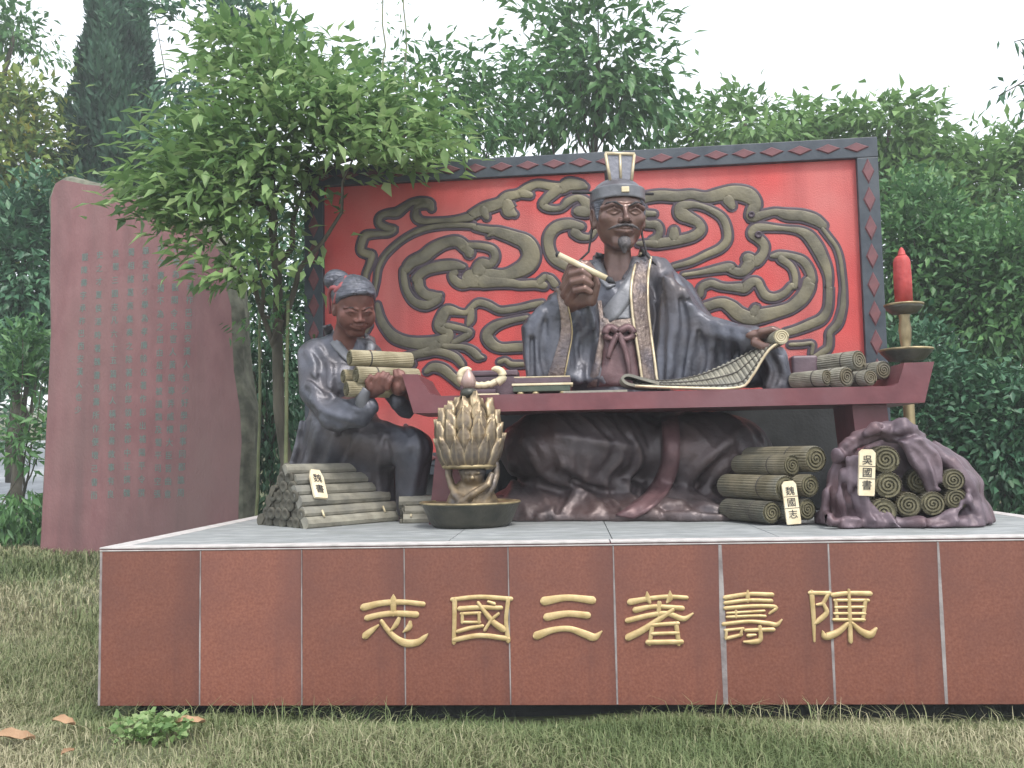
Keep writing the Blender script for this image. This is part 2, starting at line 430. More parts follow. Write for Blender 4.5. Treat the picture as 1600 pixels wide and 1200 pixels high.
G = np.stack([X, Y, Z], -1).reshape(-1, 3); ny = len(ys)
F = [(i*ny+j, (i+1)*ny+j, (i+1)*ny+j+1, i*ny+j+1) for i in range(len(xs)-1) for j in range(ny-1)]
g = add('ground', quads('ground', G, F, True), M_SOIL); tag(g, kind='structure')
# pale path climbing behind the stele on the left
pv = []; pf = []
for i, (x, y, wd) in enumerate(crom([(-12.2, 5.0, 1.7), (-10.3, 7.6, 1.6), (-10.2, 10, 1.7), (-11.6, 13, 1.9), (-14.2, 17, 2.2), (-17, 22, 2.4)], 6)):
    for s in (-1, -.33, .33, 1): pv.append((x+s*wd/2, y, float(terrain(x+s*wd/2, y))+.03))
n = len(pv)//4
for i in range(n-1):
    for j in range(3): pf.append((i*4+j, i*4+j+1, i*4+j+5, i*4+j+4))
tag(add('path', pyd('path', pv, pf, True), M_PATH), kind='structure')

# ------------------------------------------------------------------ plinth
DEPTH = 3.75
pl = thing('stone_plinth', (0, DEPTH/2, 0), 'low red granite plinth with gold Chinese characters carrying the whole sculpture group', 'plinth')
add('core', box_mesh('core', (-2.985, .0135, .001), (2.985, DEPTH-.015, .886), 0), M_MORTAR, pl)
add('footing', box_mesh('footing', (-2.86, .16, -.4), (2.86, DEPTH-.1, .0), 0), M_SHADE_JOINT, pl)  # shade of the gap under the plinth put into its near-black colour
slab = box_mesh('facing_slab', (-.2965, -.012, 0), (.2965, .012, .887), .003)
for i in range(10):
    add('facing_slab', slab, M_GRANITE, pl, Matrix.Translation((-2.7+.6*i, .0+random.uniform(-.0012, .0012), 0)))
slab2 = box_mesh('facing_slab', (-.012, -.2965, 0), (.012, .2965, .887), .003)
for i in range(6):
    add('facing_slab', slab2, M_GRANITE, pl, Matrix.Translation((-2.99, .325+.6*i, 0)))
    add('facing_slab', slab2, M_GRANITE, pl, Matrix.Translation((2.99, .325+.6*i, 0)))
for i, wj in enumerate([.009, .007, .008, .008, .012, .034, .016, .022, .01]):
    x = -2.4+.6*i; k = wj/2
    v = [(x-k*.6, -.0135, .004), (x+k*.9, -.0135, .004), (x+k, -.0135, .45), (x+k*.5, -.0135, .884), (x-k*.5, -.0135, .884), (x-k, -.0135, .45)]
    v += [(a, .0, c) for a, b, c in v]
    f = [(0, 1, 2, 3, 4, 5)]+[(i2, (i2+1) % 6, (i2+1) % 6+6, i2+6) for i2 in range(6)]
    me = pyd('mortar_joint', v, f)
    add('mortar_joint', me, M_MORTAR, pl)
add('corner_joint', box_mesh('corner_joint', (-3.004, -.0145, .002), (-2.990, .004, .885), .001), M_MORTAR, pl)
add('lower_edge', box_mesh('lower_edge', (-3.006, -.016, .8885), (3.006, .10, .8955), .002), M_EDGE, pl)
add('edge_groove', box_mesh('edge_groove', (-2.998, -.008, .8957), (2.998, .10, .9018), 0), M_LACQ, pl)
for x0, x1 in ((-3.006, -.02), (-.012, 3.006)):
    add('edge_slab', box_mesh('edge_slab', (x0, -.018, .902), (x1, .118, .912), .0025), M_EDGE, pl)
add('edge_slab', box_mesh('edge_slab', (-3.006, .1205, .889), (-2.885, DEPTH, .912), .0025), M_EDGE, pl)
add('edge_slab', box_mesh('edge_slab', (2.885, .1205, .889), (3.006, DEPTH, .912), .0025), M_EDGE, pl)
add('joint_bed', box_mesh('joint_bed', (-2.99, .0, .87), (2.99, DEPTH-.02, .8875), 0), M_SHADE_JOINT, pl)
for i in range(6):
    for j in range(3):
        x0 = -2.877+.9605*i; y0 = .130+1.21*j
        add('top_slab', box_mesh('top_slab', (x0, y0, .8885), (x0+.955, y0+1.204, .9115+random.uniform(-.001, .001)), .002), M_TOPSTONE, pl)

# gold characters, right to left, each cut from its own strokes (widths and turns as on the stone)
def c3(p): return (540+p[0]/3.8095, 880+p[1]/3.8095, p[2]/3.8095)
def c4(p): return (960+p[0]/3.636, 880+p[1]/3.636, p[2]/3.636)
CH = []
CH.append((c3, [[(110,262,44),(200,240,36),(280,232,34),(360,232,30),(462,243,30)],[(285,188,8),(285,215,36),(285,270,34),(285,300,30)],
 [(130,325,36),(200,308,34),(290,298,34),(420,305,38)],[(195,370,14),(150,405,36),(120,430,44)],
 [(215,345,24),(250,395,30),(300,445,36),(360,475,46),(430,470,40),(470,440,28),(490,420,6)],[(318,330,24),(300,365,30),(270,400,14)],[(385,350,20),(378,380,36),(345,408,10)]]))
CH.append((c3, [[(635,215,24),(800,200,26),(985,212,26)],[(650,220,30),(648,340,26),(645,470,26)],[(968,215,26),(955,340,24),(968,460,28)],[(650,455,30),(800,430,30),(965,448,30)],
 [(680,270,30),(800,262,26),(925,265,26)],[(690,300,20),(800,295,18)],[(695,350,16),(800,350,16)],[(695,300,20),(695,350,20)],[(795,298,20),(795,350,20)],[(670,405,24),(740,385,24),(815,372,20)],
 [(790,235,20),(830,290,26),(880,350,34),(935,390,40)],[(910,300,18),(870,335,20),(830,395,20)],[(885,240,20),(850,228,16)]]))
CH.append((c3, [[(1185,225,52),(1320,205,38),(1468,220,46)],[(1200,320,46),(1320,300,38),(1440,310,40)],[(1140,430,50),(1230,398,36),(1330,390,34),(1420,420,44),(1480,440,44),(1525,405,8)]]))
CH.append((c4, [[(90,220,36),(200,200,26),(300,190,24),(410,195,22)],[(185,165,10),(190,200,34),(200,220,20)],[(315,160,10),(315,195,36),(300,220,16)],[(120,265,34),(230,245,24),(385,255,28)],
 [(255,225,26),(250,290,26)],[(75,325,30),(200,295,28),(300,285,28),(390,315,30),(445,285,10)],[(330,265,24),(250,320,30),(160,380,36),(80,420,40)],[(215,350,24),(200,455,24)],[(350,340,26),(365,455,26)],
 [(215,350,22),(360,340,22)],[(215,400,20),(360,395,20)],[(190,448,28),(380,445,28)]]))
CH.append((c4, [[(630,195,26),(760,175,22),(895,178,24)],[(757,155,10),(757,180,26),(757,215,18)],[(630,225,22),(760,210,20),(890,213,22)],[(630,255,22),(780,243,20),(915,248,22),(880,285,14)],
 [(640,283,14),(850,270,14)],[(640,305,16),(800,298,16),(855,300,16)],[(690,270,14),(690,305,14)],[(620,345,22),(760,330,20),(870,340,24),(920,348,24),(950,320,8)],[(630,380,16),(730,370,16)],[(640,425,20),(720,405,18)],
 [(636,385,16),(632,425,16)],[(725,372,16),(715,405,16)],[(745,380,20),(900,375,24)],[(825,360,22),(828,430,26),(790,445,28),(735,445,12)],[(760,410,22),(800,405,12)]]))
CH.append((c4, [[(1120,165,28),(1130,300,24),(1135,440,14)],[(1110,168,22),(1220,170,24)],[(1210,180,22),(1185,225,20),(1150,235,14)],[(1190,235,20),(1205,280,26),(1160,325,28),(1135,345,10)],
 [(1240,180,26),(1330,170,24),(1450,172,28)],[(1250,210,18),(1440,210,18)],[(1255,210,18),(1265,320,18)],[(1425,210,22),(1410,320,22)],[(1255,250,16),(1420,248,16)],[(1250,285,16),(1420,285,16)],[(1245,320,18),(1415,320,18)],
 [(1330,150,14),(1335,300,24),(1340,440,26)],[(1320,345,24),(1270,390,34),(1200,415,40),(1180,385,10)],[(1350,340,20),(1400,385,34),(1450,405,42),(1485,370,14)]]))
for conv, strokes in CH:
    parts = []
    for k, s in enumerate(strokes):
        q = crom([conv(p) for p in s], 6); P = np.array([at(a, b, -.0125) for a, b, c in q])
        parts.append(ribbon(P[:, [0, 2]], q[:, 2]/270.0, np.array([0, -.0125, 0]), np.array([1., 0, 0]), np.array([0, 0, 1.]), np.array([0, -1., 0]), .009+.0005*k, 0, 'soft'))
    add('gilded_character', pyd('gilded_character', *merge(parts), True), M_GOLD, pl)

# ------------------------------------------------------------------ relief screen behind the statue
PA = np.array([-2.73, 3.30, 0.]); PB = np.array([2.58, 3.0, 0.]); PU = (PB-PA)/np.linalg.norm(PB-PA); PN = np.array([PU[1], -PU[0], 0.0]); PZ = np.array([0, 0, 1.])
def panel_uv(px, py, off=0.0):
    d = ray(px, py); o = PA+PN*off; t = ((o-CAM)@PN)/(d@PN); p = CAM+t*d-PA
    return np.array([p@PU, p[2]])
def P3(u, z, off=0.0): return PA+PU*u+PZ*z+PN*off
pm = Matrix(((PU[0], -PN[0], 0, PA[0]), (PU[1], -PN[1], 0, PA[1]), (0, 0, 1, 0), (0, 0, 0, 1)))    # local x = along, y = back, z = up
uTR = panel_uv(1369, 215); uBL = panel_uv(655, 742); U0 = panel_uv(477, 300)[0]; U1 = uTR[0]; Z1 = uTR[1]; Z0 = uBL[1]; RW = .185
sc = thing('relief_screen', tuple(P3((U0+U1)/2, ZP)), 'large red screen wall with olive cloud relief and slate lozenge border behind the seated statue', 'screen')
add('red_panel', box_mesh('red_panel', (U0+.05, .02, Z0+.05), (U1-.05, .14, Z1-.05), 0), M_RED, sc, pm)
def rail(lo, hi): add('frame_rail', box_mesh('frame_rail', lo, hi, .008), M_FRAME, sc, pm)
rail((U0, -.035, Z1-RW), (U1, .20, Z1)); rail((U0, -.035, Z0), (U1, .20, Z0+RW+.02))
rail((U0, -.033, Z0+RW+.021), (U0+RW, .20, Z1-RW-.001)); rail((U1-RW, -.033, Z0+RW+.021), (U1, .20, Z1-RW-.001))
add('bead', box_mesh('bead', (U0+.01, -.045, Z0+.09), (U1-.01, -.034, Z0+.105), .002), M_FRAME, sc, pm)
add('screen_base', box_mesh('screen_base', (U0+.12, .03, ZP), (U1-.12, .25, Z0-.002), .004), M_SHADE_JOINT, sc, pm)  # shadow gap below the screen painted as a near-black base
def lozenge(a, b): return pyd('lozenge', [(-a, 0, 0), (0, 0, -b), (a, 0, 0), (0, 0, b), (-a*.8, -.012, 0), (0, -.012, -b*.8), (a*.8, -.012, 0), (0, -.012, b*.8)],
                              [(4, 5, 6, 7), (0, 1, 5, 4), (1, 2, 6, 5), (2, 3, 7, 6), (3, 0, 4, 7)])
lh = lozenge(.112, .046); lv = lozenge(.054, .118)
n = 21; sp = (U1-U0-.12)/n
for i in range(n): add('lozenge', lh, M_LOZ, sc, pm @ Matrix.Translation((U0+.06+sp*(i+.5), -.0355, Z1-RW/2)))
for i in range(n): add('lozenge', lh, M_LOZ, sc, pm @ Matrix.Translation((U0+.06+sp*(i+.5), -.0355, Z0+.155)))
n = 10; sp = (Z1-Z0-2*RW-.02)/n
for i in range(n):
    for u in (U0+RW/2, U1-RW/2): add('lozenge', lv, M_LOZ, sc, pm @ Matrix.Translation((u, -.0335, Z0+RW+.02+sp*(i+.5))))

a1 = lambda p: (500+p[0]/6.667, 260+p[1]/6.667, p[2]/6.667)
a2 = lambda p: (720+p[0]/6.667, 260+p[1]/6.667, p[2]/6.667)
a3 = lambda p: (560+p[0]/6.667, 430+p[1]/6.667, p[2]/6.667)
a4 = lambda p: (700+p[0]/6.667, 430+p[1]/6.667, p[2]/6.667)
a5 = lambda p: (960+p[0]/6.667, 270+p[1]/6.667, p[2]/6.667)
a6 = lambda p: (1140+p[0]/6.667, 270+p[1]/6.667, p[2]/6.667)
a7 = lambda p: (1060+p[0]/5.714, 430+p[1]/5.714, p[2]/5.714)
T = lambda f, *l: [f(p) for p in l]
CL = []          # each cloud: list of strokes
CL.append([T(a1,(1165,440,60),(1135,395,105),(1050,370,80),(960,380,60),(880,430,70),(800,485,90),(700,495,70),(625,530,70),(620,595,70),(690,640,70),(780,655,50),(720,700,50),(600,705,60),(480,720,80),(440,790,80),(430,880,80),(500,915,80),(540,930,80),(520,1020,60),(480,1120,55),(470,1200,50),(455,1330,45),(480,1500,45)),
 T(a3,(-30,560,60),(60,600,50),(110,520,60)), T(a3,(-60,700,110),(40,700,110),(100,700,80))])
CL.append([T(a1,(1000,430,50),(1000,520,80),(1060,570,70),(1200,570,50),(1400,560,60),(1560,530,90))+T(a2,(120,510,100),(250,440,120),(400,390,110),(480,320,100),(600,290,90),(700,230,90),(800,190,80),(950,215,90),(1050,230,120),(1130,190,130),(1250,200,100),(1295,215,60)),
 T(a2,(480,400,130),(510,470,140),(560,500,60)), T(a2,(650,280,100),(720,300,70)), T(a2,(240,470,110),(270,530,60)), T(a1,(1000,440,50),(1050,410,60),(1120,400,70)),
 T(a2,(1000,250,110),(900,340,90),(855,405,80),(940,445,65),(1050,435,60),(1120,370,80),(1220,330,70),(1300,380,110),(1330,450,120)), T(a2,(1230,470,110),(1300,470,130))])
CL.append([T(a1,(560,1330,40),(590,1200,42),(610,1060,50),(680,930,50),(790,820,50),(900,740,50),(1040,670,55),(1200,630,55),(1400,615,55),(1600,622,55))+T(a2,(150,640,60),(300,670,80),(400,690,110),(550,740,130),(680,800,160),(735,920,180),(690,1030,180),(560,1105,140),(430,1140,120),(250,1130,140),(100,1160,170)),
 T(a2,(330,700,60),(290,725,30)),
 T(a3,(1300,60,150),(1170,60,150),(1080,95,100),(1010,60,90),(980,0,80))+T(a1,(1410,1110,70)),
 T(a3,(1300,75,130),(1450,75,110),(1600,85,90))+T(a4,(750,100,80),(900,95,80),(1000,110,80)), T(a4,(960,70,80),(1010,20,60)),
 T(a1,(1490,1050,60),(1400,1035,100),(1250,1045,110),(1100,1090,100),(1010,1170,100))+T(a3,(625,60,100),(640,140,100),(700,205,100),(790,225,100),(850,215,60)),
 T(a3,(830,255,90),(760,300,90),(680,315,95),(580,275,80),(510,180,70),(480,60,70),(475,-40,70))+T(a1,(900,1070,100),(965,1000,120),(1080,945,130),(1180,865,130),(1300,805,110),(1430,785,110),(1520,850,110),(1565,890,90)),
 T(a2,(40,840,80),(100,830,70),(220,835,70),(330,870,80),(360,950,80),(310,1020,90),(220,1020,120),(190,1080,150)), T(a2,(70,850,90),(90,905,100))])
CL.append([T(a3,(200,310,50),(230,450,80),(290,560,90),(380,650,110),(520,700,110),(700,715,130),(850,700,140),(930,650,120),(930,590,100),(850,540,120),(870,450,120),(930,370,110),(1060,390,60),(1130,390,60),(1180,340,60),(1250,290,70),(1350,310,70),(1470,370,65),(1600,360,65))+T(a4,(750,345,60),(900,310,65),(980,290,50)),
 T(a3,(1180,370,60),(1170,460,80),(1150,510,50)), T(a3,(930,530,70),(1080,560,60),(1160,600,70),(1100,650,70),(1000,700,60)), T(a3,(900,740,60),(1080,750,60),(1180,790,80),(1250,850,80),(1300,860,30)),
 T(a3,(800,740,130),(750,790,110),(600,830,90),(470,880,110),(400,890,110),(300,900,110)), T(a3,(700,810,60),(850,800,80),(1000,850,80),(1080,930,60)), T(a3,(550,920,90),(480,950,100)),
 T(a3,(715,1000,60),(780,960,90),(880,980,100),(970,1050,90),(1060,1130,80))])
CL.append([T(a4,(820,445,55),(650,480,60),(500,530,90),(410,620,110),(450,710,110),(550,760,90),(700,755,90),(830,750,90)), T(a4,(540,905,50),(600,890,50),(660,930,60),(800,930,50))])
CL.append([T(a2,(870,1150,50),(930,1170,70),(980,1230,80))])
CL.append([T(a2,(1400,680,50),(1345,740,55),(1250,735,80),(1190,690,100)), T(a2,(1250,630,80),(1130,605,100),(1000,635,110),(925,720,110),(915,830,100),(960,950,100),(1050,1020,90),(1140,1060,80))])
CL.append([T(a5,(150,320,100),(240,300,110),(330,260,110),(480,240,110),(650,250,110),(800,230,90),(950,260,110),(1100,230,130),(1250,210,150),(1390,240,160),(1465,320,120),(1440,400,120),(1430,460,110),(1510,450,90),(1600,425,75))+T(a6,(480,412,70),(600,440,110),(750,450,110),(880,490,110),(970,550,80)),
 T(a5,(1190,290,120),(1220,345,80)),
 T(a6,(970,590,40),(1040,680,40),(1110,780,40),(1150,900,40),(1170,1040,40),(1185,1200,40))+T(a7,(1470,200,45),(1465,290,50),(1425,430,60),(1350,515,50),(1348,580,50),(1335,650,55),(1285,690,55),(1205,735,40)),
 T(a7,(1000,622,36),(1100,618,36),(1195,612,32),(1188,700,30)),
 T(a5,(240,330,130),(280,420,120),(280,500,110),(340,540,80),(430,545,90),(470,600,75),(450,670,75),(400,730,110),(550,725,100),(700,700,95),(830,660,95),(900,595,95),(870,525,90),(790,480,110),(700,430,140),(690,360,110),(790,335,80),(900,350,60),(1020,400,65),(1120,470,75),(1170,580,75),(1175,700,75),(1100,790,75),(950,860,65),(800,930,60),(620,980,50)),
 T(a5,(330,430,70),(410,430,60)), T(a5,(620,610,90),(620,660,110)), T(a5,(250,740,50),(330,740,70),(420,740,80))])
CL.append([T(a6,(195,900,120),(270,925,110),(345,850,85),(360,760,85),(300,690,95),(240,640,100),(270,580,90),(370,570,75),(500,580,55),(600,588,50),(720,605,70),(820,660,105),(900,765,115),(960,880,105),(1010,1000,85),(1030,1100,65),(1030,1200,55))+T(a7,(1345,120,55),(1335,290,60),(1280,390,75),(1180,440,75),(1050,490,65),(960,515,60)),
 T(a6,(200,960,120),(130,1035,95),(30,1020,85))+T(a5,(1200,990,95),(1080,1005,75),(900,1040,50),(720,1065,40))])
CL.append([T(a6,(445,870,45),(520,860,70),(640,870,60),(760,920,80),(830,1020,80),(855,1120,75))+T(a7,(1168,60,100),(1150,130,105),(1095,215,105),(1000,290,95),(880,330,100),(760,360,120),(640,385,120),(540,350,120),(470,290,110),(380,250,85),(240,285,80)), T(a7,(680,330,90),(690,300,70)),
 T(a6,(540,900,80),(640,980,65),(680,1080,60),(675,1200,50))+T(a7,(1015,90,48),(950,160,55),(860,200,65),(780,185,75),(735,120,65),(705,65,70),(650,65,80),(590,115,90),(540,115,80),(440,110,60),(370,100,60),(290,75,65),(210,110,65),(195,170,60))])
SCL = np.linalg.norm(panel_uv(1000, 400)-panel_uv(1001, 400))
for strokes in CL:
    gold = []; dark = []
    for k, s in enumerate(strokes):
        q = crom(s, 5); P = np.array([panel_uv(a, b, -.02) for a, b, c in q]); W = q[:, 2]*SCL
        O = PA-PN*.02
        gold.append(ribbon(P, W*1.04, O, PU, PZ, PN, .011+.0006*k, .004, 'soft'))
        dark.append(ribbon(P, W*1.04+9.0*SCL, O, PU, PZ, PN, .010+.0005*k, -.004, 'flat'))
    r = add('cloud_relief', pyd('cloud_relief', *merge(gold), True), M_OLIVE, sc)
    add('relief_outline', pyd('relief_outline', *merge(dark), True), M_OUT, sc)
# two ringed eyes in the clouds
for px, py, r in ((1174, 335.5, 4.5), (1185, 367, 5.0)):
    u, z = panel_uv(px, py)
    me = lathe('cloud_eye', [(r*SCL*1.2, 0), (r*SCL*1.1, .012), (r*SCL*.6, .012), (r*SCL*.4, .004)], 20)
    add('cloud_eye', me, M_OUT, sc, pm @ Matrix.Translation((u, -.008, z)) @ Matrix.Rotation(math.pi/2, 4, 'X'))

# ------------------------------------------------------------------ stele
SA = np.array([*at(62, 868, 5.3)[:2], 0]); SB = np.array([*at(372, 820, 4.7)[:2], 0]); SU = (SB-SA)/np.linalg.norm(SB-SA); SN = np.array([SU[1], -SU[0], 0.])
def stele_uv(px, py):
    d = ray(px, py); t = ((SA-CAM)@SN)/(d@SN); p = CAM+t*d-SA
    return (p@SU, p[2])
out = [(60,900),(64,840),(70,720),(75,620),(79,520),(78,430),(80,360),(80,310),(86,287),(96,281),(112,283),(134,289),(152,290),(170,295),(190,300),(206,308),(222,322),(250,331),(280,340),(310,352),(330,370),(345,400),(352,440),(362,480),(364,540),(366,580),(374,640),(378,690),(375,740),(372,790),(372,900)]
out = [(a+random.uniform(-1, 1), b+random.uniform(-1.2, 1.2)) for a, b in out]
ov = [stele_uv(*p) for p in out]; n = len(ov); cu = sum(a for a, b in ov)/n
sm = Matrix(((SU[0], -SN[0], 0, SA[0]), (SU[1], -SN[1], 0, SA[1]), (0, 0, 1, 0), (0, 0, 0, 1)))
st = thing('stone_stele', (SA[0]+SU[0]*1.1, SA[1]+SU[1]*1.1, .3), 'tall rough-edged red stone tablet with columns of green carved text, left of the plinth', 'stone tablet')
V = []; F = []
rings = [(0, 0, 0), (-.035, .03, .02), (-.055, .12, .035), (-.05, .25, .03), (-.02, .36, .02), (.06, .42, 0)]
for off, dep, jit in rings:
    for i, (u, z) in enumerate(ov):
        a = np.array(ov[(i+1) % n])-np.array(ov[i-1]); nn = np.array([a[1], -a[0]]); nn /= np.linalg.norm(nn)
        s = 1 if nn@np.array([u-cu, z-1.8]) > 0 else -1
        V.append((u-s*nn[0]*off+random.uniform(-jit, jit), dep+random.uniform(-jit, jit)*.6, z-s*nn[1]*off+random.uniform(-jit, jit)))
for k in range(len(rings)-1):
    for i in range(n): F.append((k*n+i, k*n+(i+1) % n, (k+1)*n+(i+1) % n, (k+1)*n+i))
me = pyd('tablet', V, F+[tuple(range(n-1, -1, -1)), tuple((len(rings)-1)*n+i for i in range(n))]); me.materials.append(M_STELE); me.materials.append(M_STELE_ROUGH)
bm = bmesh.new(); bm.from_mesh(me); bmesh.ops.recalc_face_normals(bm, faces=bm.faces[:])
for i, f in enumerate(bm.faces):
    f.material_index = 0 if len(f.verts) > 4 and f.calc_center_median().y < .1 else 1
bm.to_mesh(me); bm.free()
add('tablet', me, None, st, sm)

def text_mesh(name, rows, size, extrude=.002):
    """rows [(char, x, z)] -> one mesh in the local xz plane, facing -y"""
    V = []; F = []; cache = {}
    cu_ = bpy.data.curves.new('lettering', 'FONT'); cu_.size = size; cu_.resolution_u = 2; cu_.extrude = extrude; cu_.align_x = 'CENTER'; cu_.align_y = 'CENTER'
    ob = bpy.data.objects.new('lettering', cu_); COL.objects.link(ob)
    for ch, x, z in rows:
        if ch not in cache:
            cu_.body = ch; dg = bpy.context.evaluated_depsgraph_get(); dg.update(); e = ob.evaluated_get(dg); me = e.to_mesh()
            v = np.array([q.co[:] for q in me.vertices]).reshape(-1, 3); f = [tuple(p.vertices) for p in me.polygons]
            if len(v): v[:, 0] -= (v[:, 0].max()+v[:, 0].min())/2; v[:, 1] -= (v[:, 1].max()+v[:, 1].min())/2
            cache[ch] = (v, f); e.to_mesh_clear()
        v, f = cache[ch]; b = len(V)
        V += [(p[0]+x, -p[2], p[1]+z) for p in v]; F += [tuple(i+b for i in q) for q in f]
    bpy.data.objects.remove(ob); bpy.data.curves.remove(cu_)
    return pyd(name, V, F)
TXT = ('陳壽字承祚巴西安漢人也少好學師事同郡譙周仕蜀為觀閣令史宦人黃皓專弄威權大臣皆曲意附之壽獨不為之屈由是屢被譴黜及蜀平司空張華愛其才舉為孝廉除佐著作郎出補陽平令'
       '撰蜀相諸葛亮集奏之除著作郎領本郡中正撰魏吳蜀三國志凡六十五篇時人稱其善敘事有良史之才夏侯湛時著魏書見壽所作便壞己書而罷')
cols = [((300, 388), (282, 770)), ((276, 388), (262, 772)), ((252, 390), (246, 772)), ((228, 392), (221, 770)), ((205, 394), (198, 770)), ((181, 396), (173, 772)), ((156, 398), (147, 774)), ((133, 402), (122, 640))]
rows = []; k = 0
for (x0, y0), (x1, y1) in cols:
    m = round((y1-y0)/20.6)
    for i in range(m+1):
        u, z = stele_uv(x0+(x1-x0)*i/m, y0+(y1-y0)*i/m); rows.append((TXT[k % len(TXT)], u, z)); k += 1
add('carved_text', text_mesh('carved_text', rows, .098, .0012), M_GREEN, st, sm @ Matrix.Translation((0, -.0015, 0)))
# ------------------------------------------------------------------ sculpture materials
M_ROBE = mat('weathered_bronze_robe', (.052, .055, .070), (.108, .115, .145), 5, .42, metal=.35, bump=.30, bscale=26, c3=(.075, .062, .064), s3=1.8, spec=.6, wear_highlight=((.17, .175, .205), .55, .62, 9))  # bluish ridges are brushed wear plus painted fold highlights
M_SKIRT = mat('weathered_shaded_skirt', (.048, .038, .041), (.092, .077, .083), 5, .42, metal=.3, bump=.30, bscale=24, c3=(.095, .058, .055), s3=1.6, spec=.55, wear_highlight=((.17, .135, .13), .54, .61, 9))  # darker than the robe: shade below the table painted in
M_SKIN = mat('dark_bronze_skin', (.10, .053, .043), (.175, .10, .08), 9, .32, metal=.25, bump=.12, bscale=30, spec=.6)
M_BOYSKIN = mat('brown_bronze_skin', (.10, .038, .030), (.17, .070, .055), 9, .52, metal=.25, bump=.12, bscale=30, spec=.6)
M_HAIR = mat('grey_bronze_hair', (.05, .055, .07), (.115, .12, .15), 30, .42, metal=.3, bump=.7, bscale=40, stretch=(.4, .4, 1.6))
M_BEARD = mat('pale_bronze_beard', (.07, .062, .064), (.13, .12, .125), 22, .5, metal=.3, bump=.5, bscale=45)
M_BROW = mat('black_bronze_brow', (.02, .018, .02), (.04, .036, .04), 22, .5, metal=.2)
M_COLLAR = mat('grey_bronze_collar', (.12, .125, .14), (.19, .195, .215), 8, .45, metal=.3, bump=.2, bscale=28)
M_BAND = mat('brown_bronze_band', (.13, .095, .085), (.26, .205, .175), 22, .42, metal=.35, bump=.6, bscale=36, c3=(.10, .085, .095), s3=5)
M_TRIM = mat('gilt_trim', (.45, .37, .24), (.62, .54, .38), 14, .42, metal=.35, bump=.1)
M_SASH = mat('maroon_bronze_sash', (.085, .045, .05), (.15, .085, .09), 8, .45, metal=.25, bump=.25, bscale=25)
M_RIBBON = mat('red_hair_ribbon', (.20, .045, .05), (.32, .08, .085), 9, .5)
M_BAMBOO = mat('aged_bamboo', (.115, .100, .064), (.225, .200, .140), 7, .62, bump=.3, bscale=30, c3=(.12, .12, .10), s3=2.5, rnd=.14, spec=.3)
M_BAMBOOEND = mat('aged_bamboo_end', (.085, .078, .047), (.165, .150, .092), 16, .7, bump=.3, bscale=40, rnd=.12, spec=.3)
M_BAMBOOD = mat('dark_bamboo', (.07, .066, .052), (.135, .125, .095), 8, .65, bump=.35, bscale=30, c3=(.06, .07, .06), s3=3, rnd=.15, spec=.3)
M_BAMBOOG = mat('grey_bamboo', (.19, .18, .145), (.33, .315, .255), 9, .6, bump=.3, bscale=30, c3=(.18, .18, .165), s3=3, rnd=.12, spec=.3)
M_CORD = mat('dark_cord', (.045, .04, .035), (.08, .07, .06), 30, .8)
M_TAG = mat('cream_label', (.66, .55, .36), (.80, .71, .52), 9, .6, bump=.1)
M_INK = mat('black_ink', (.02, .02, .025), None, 5, .6)
M_WRAP = mat('mauve_bronze_cloth', (.085, .060, .074), (.150, .112, .132), 6, .5, metal=.25, bump=.28, bscale=24, c3=(.10, .05, .055), s3=2.2, spec=.55, wear_highlight=((.20, .16, .19), .56, .64, 9))
M_LOTUS = mat('gilt_lotus_bronze', (.115, .088, .06), (.30, .225, .135), 7, .38, metal=.45, bump=.35, bscale=30, c3=(.085, .08, .085), s3=4, wear_highlight=((.60, .48, .30), .56, .66, 14))
M_BOWL = mat('green_bronze_bowl', (.045, .048, .04), (.10, .095, .075), 6, .42, metal=.4, bump=.25, bscale=26)
M_CANDLE = mat('red_candle_wax', (.36, .035, .035), (.47, .06, .055), 9, .6, bump=.4, bscale=25, streak=((.26, .03, .03), 14, .7))
M_GILTDARK = mat('worn_gilt', (.14, .11, .06), (.42, .34, .19), 8, .42, metal=.4, bump=.2, stretch=(1, 1, .4))
M_PURPLE = mat('purple_lacquer', (.07, .045, .06), (.13, .085, .105), 6, .45, bump=.15)
M_GREENLAC = mat('green_lacquer', (.035, .055, .04), (.08, .10, .07), 8, .5)
M_IVORY = mat('ivory_gilt', (.55, .47, .30), (.70, .63, .46), 9, .45, metal=.15)

def rotz(a):
    c, s = math.cos(a), math.sin(a); return np.array([[c, -s, 0], [s, c, 0], [0, 0, 1.]])
def rotx(a):
    c, s = math.cos(a), math.sin(a); return np.array([[1, 0, 0], [0, c, -s], [0, s, c]])
def roty(a):
    c, s = math.cos(a), math.sin(a); return np.array([[c, 0, s], [0, 1, 0], [-s, 0, c]])

def A4(x, y, Y, r): return (*at(x, y, Y), r)

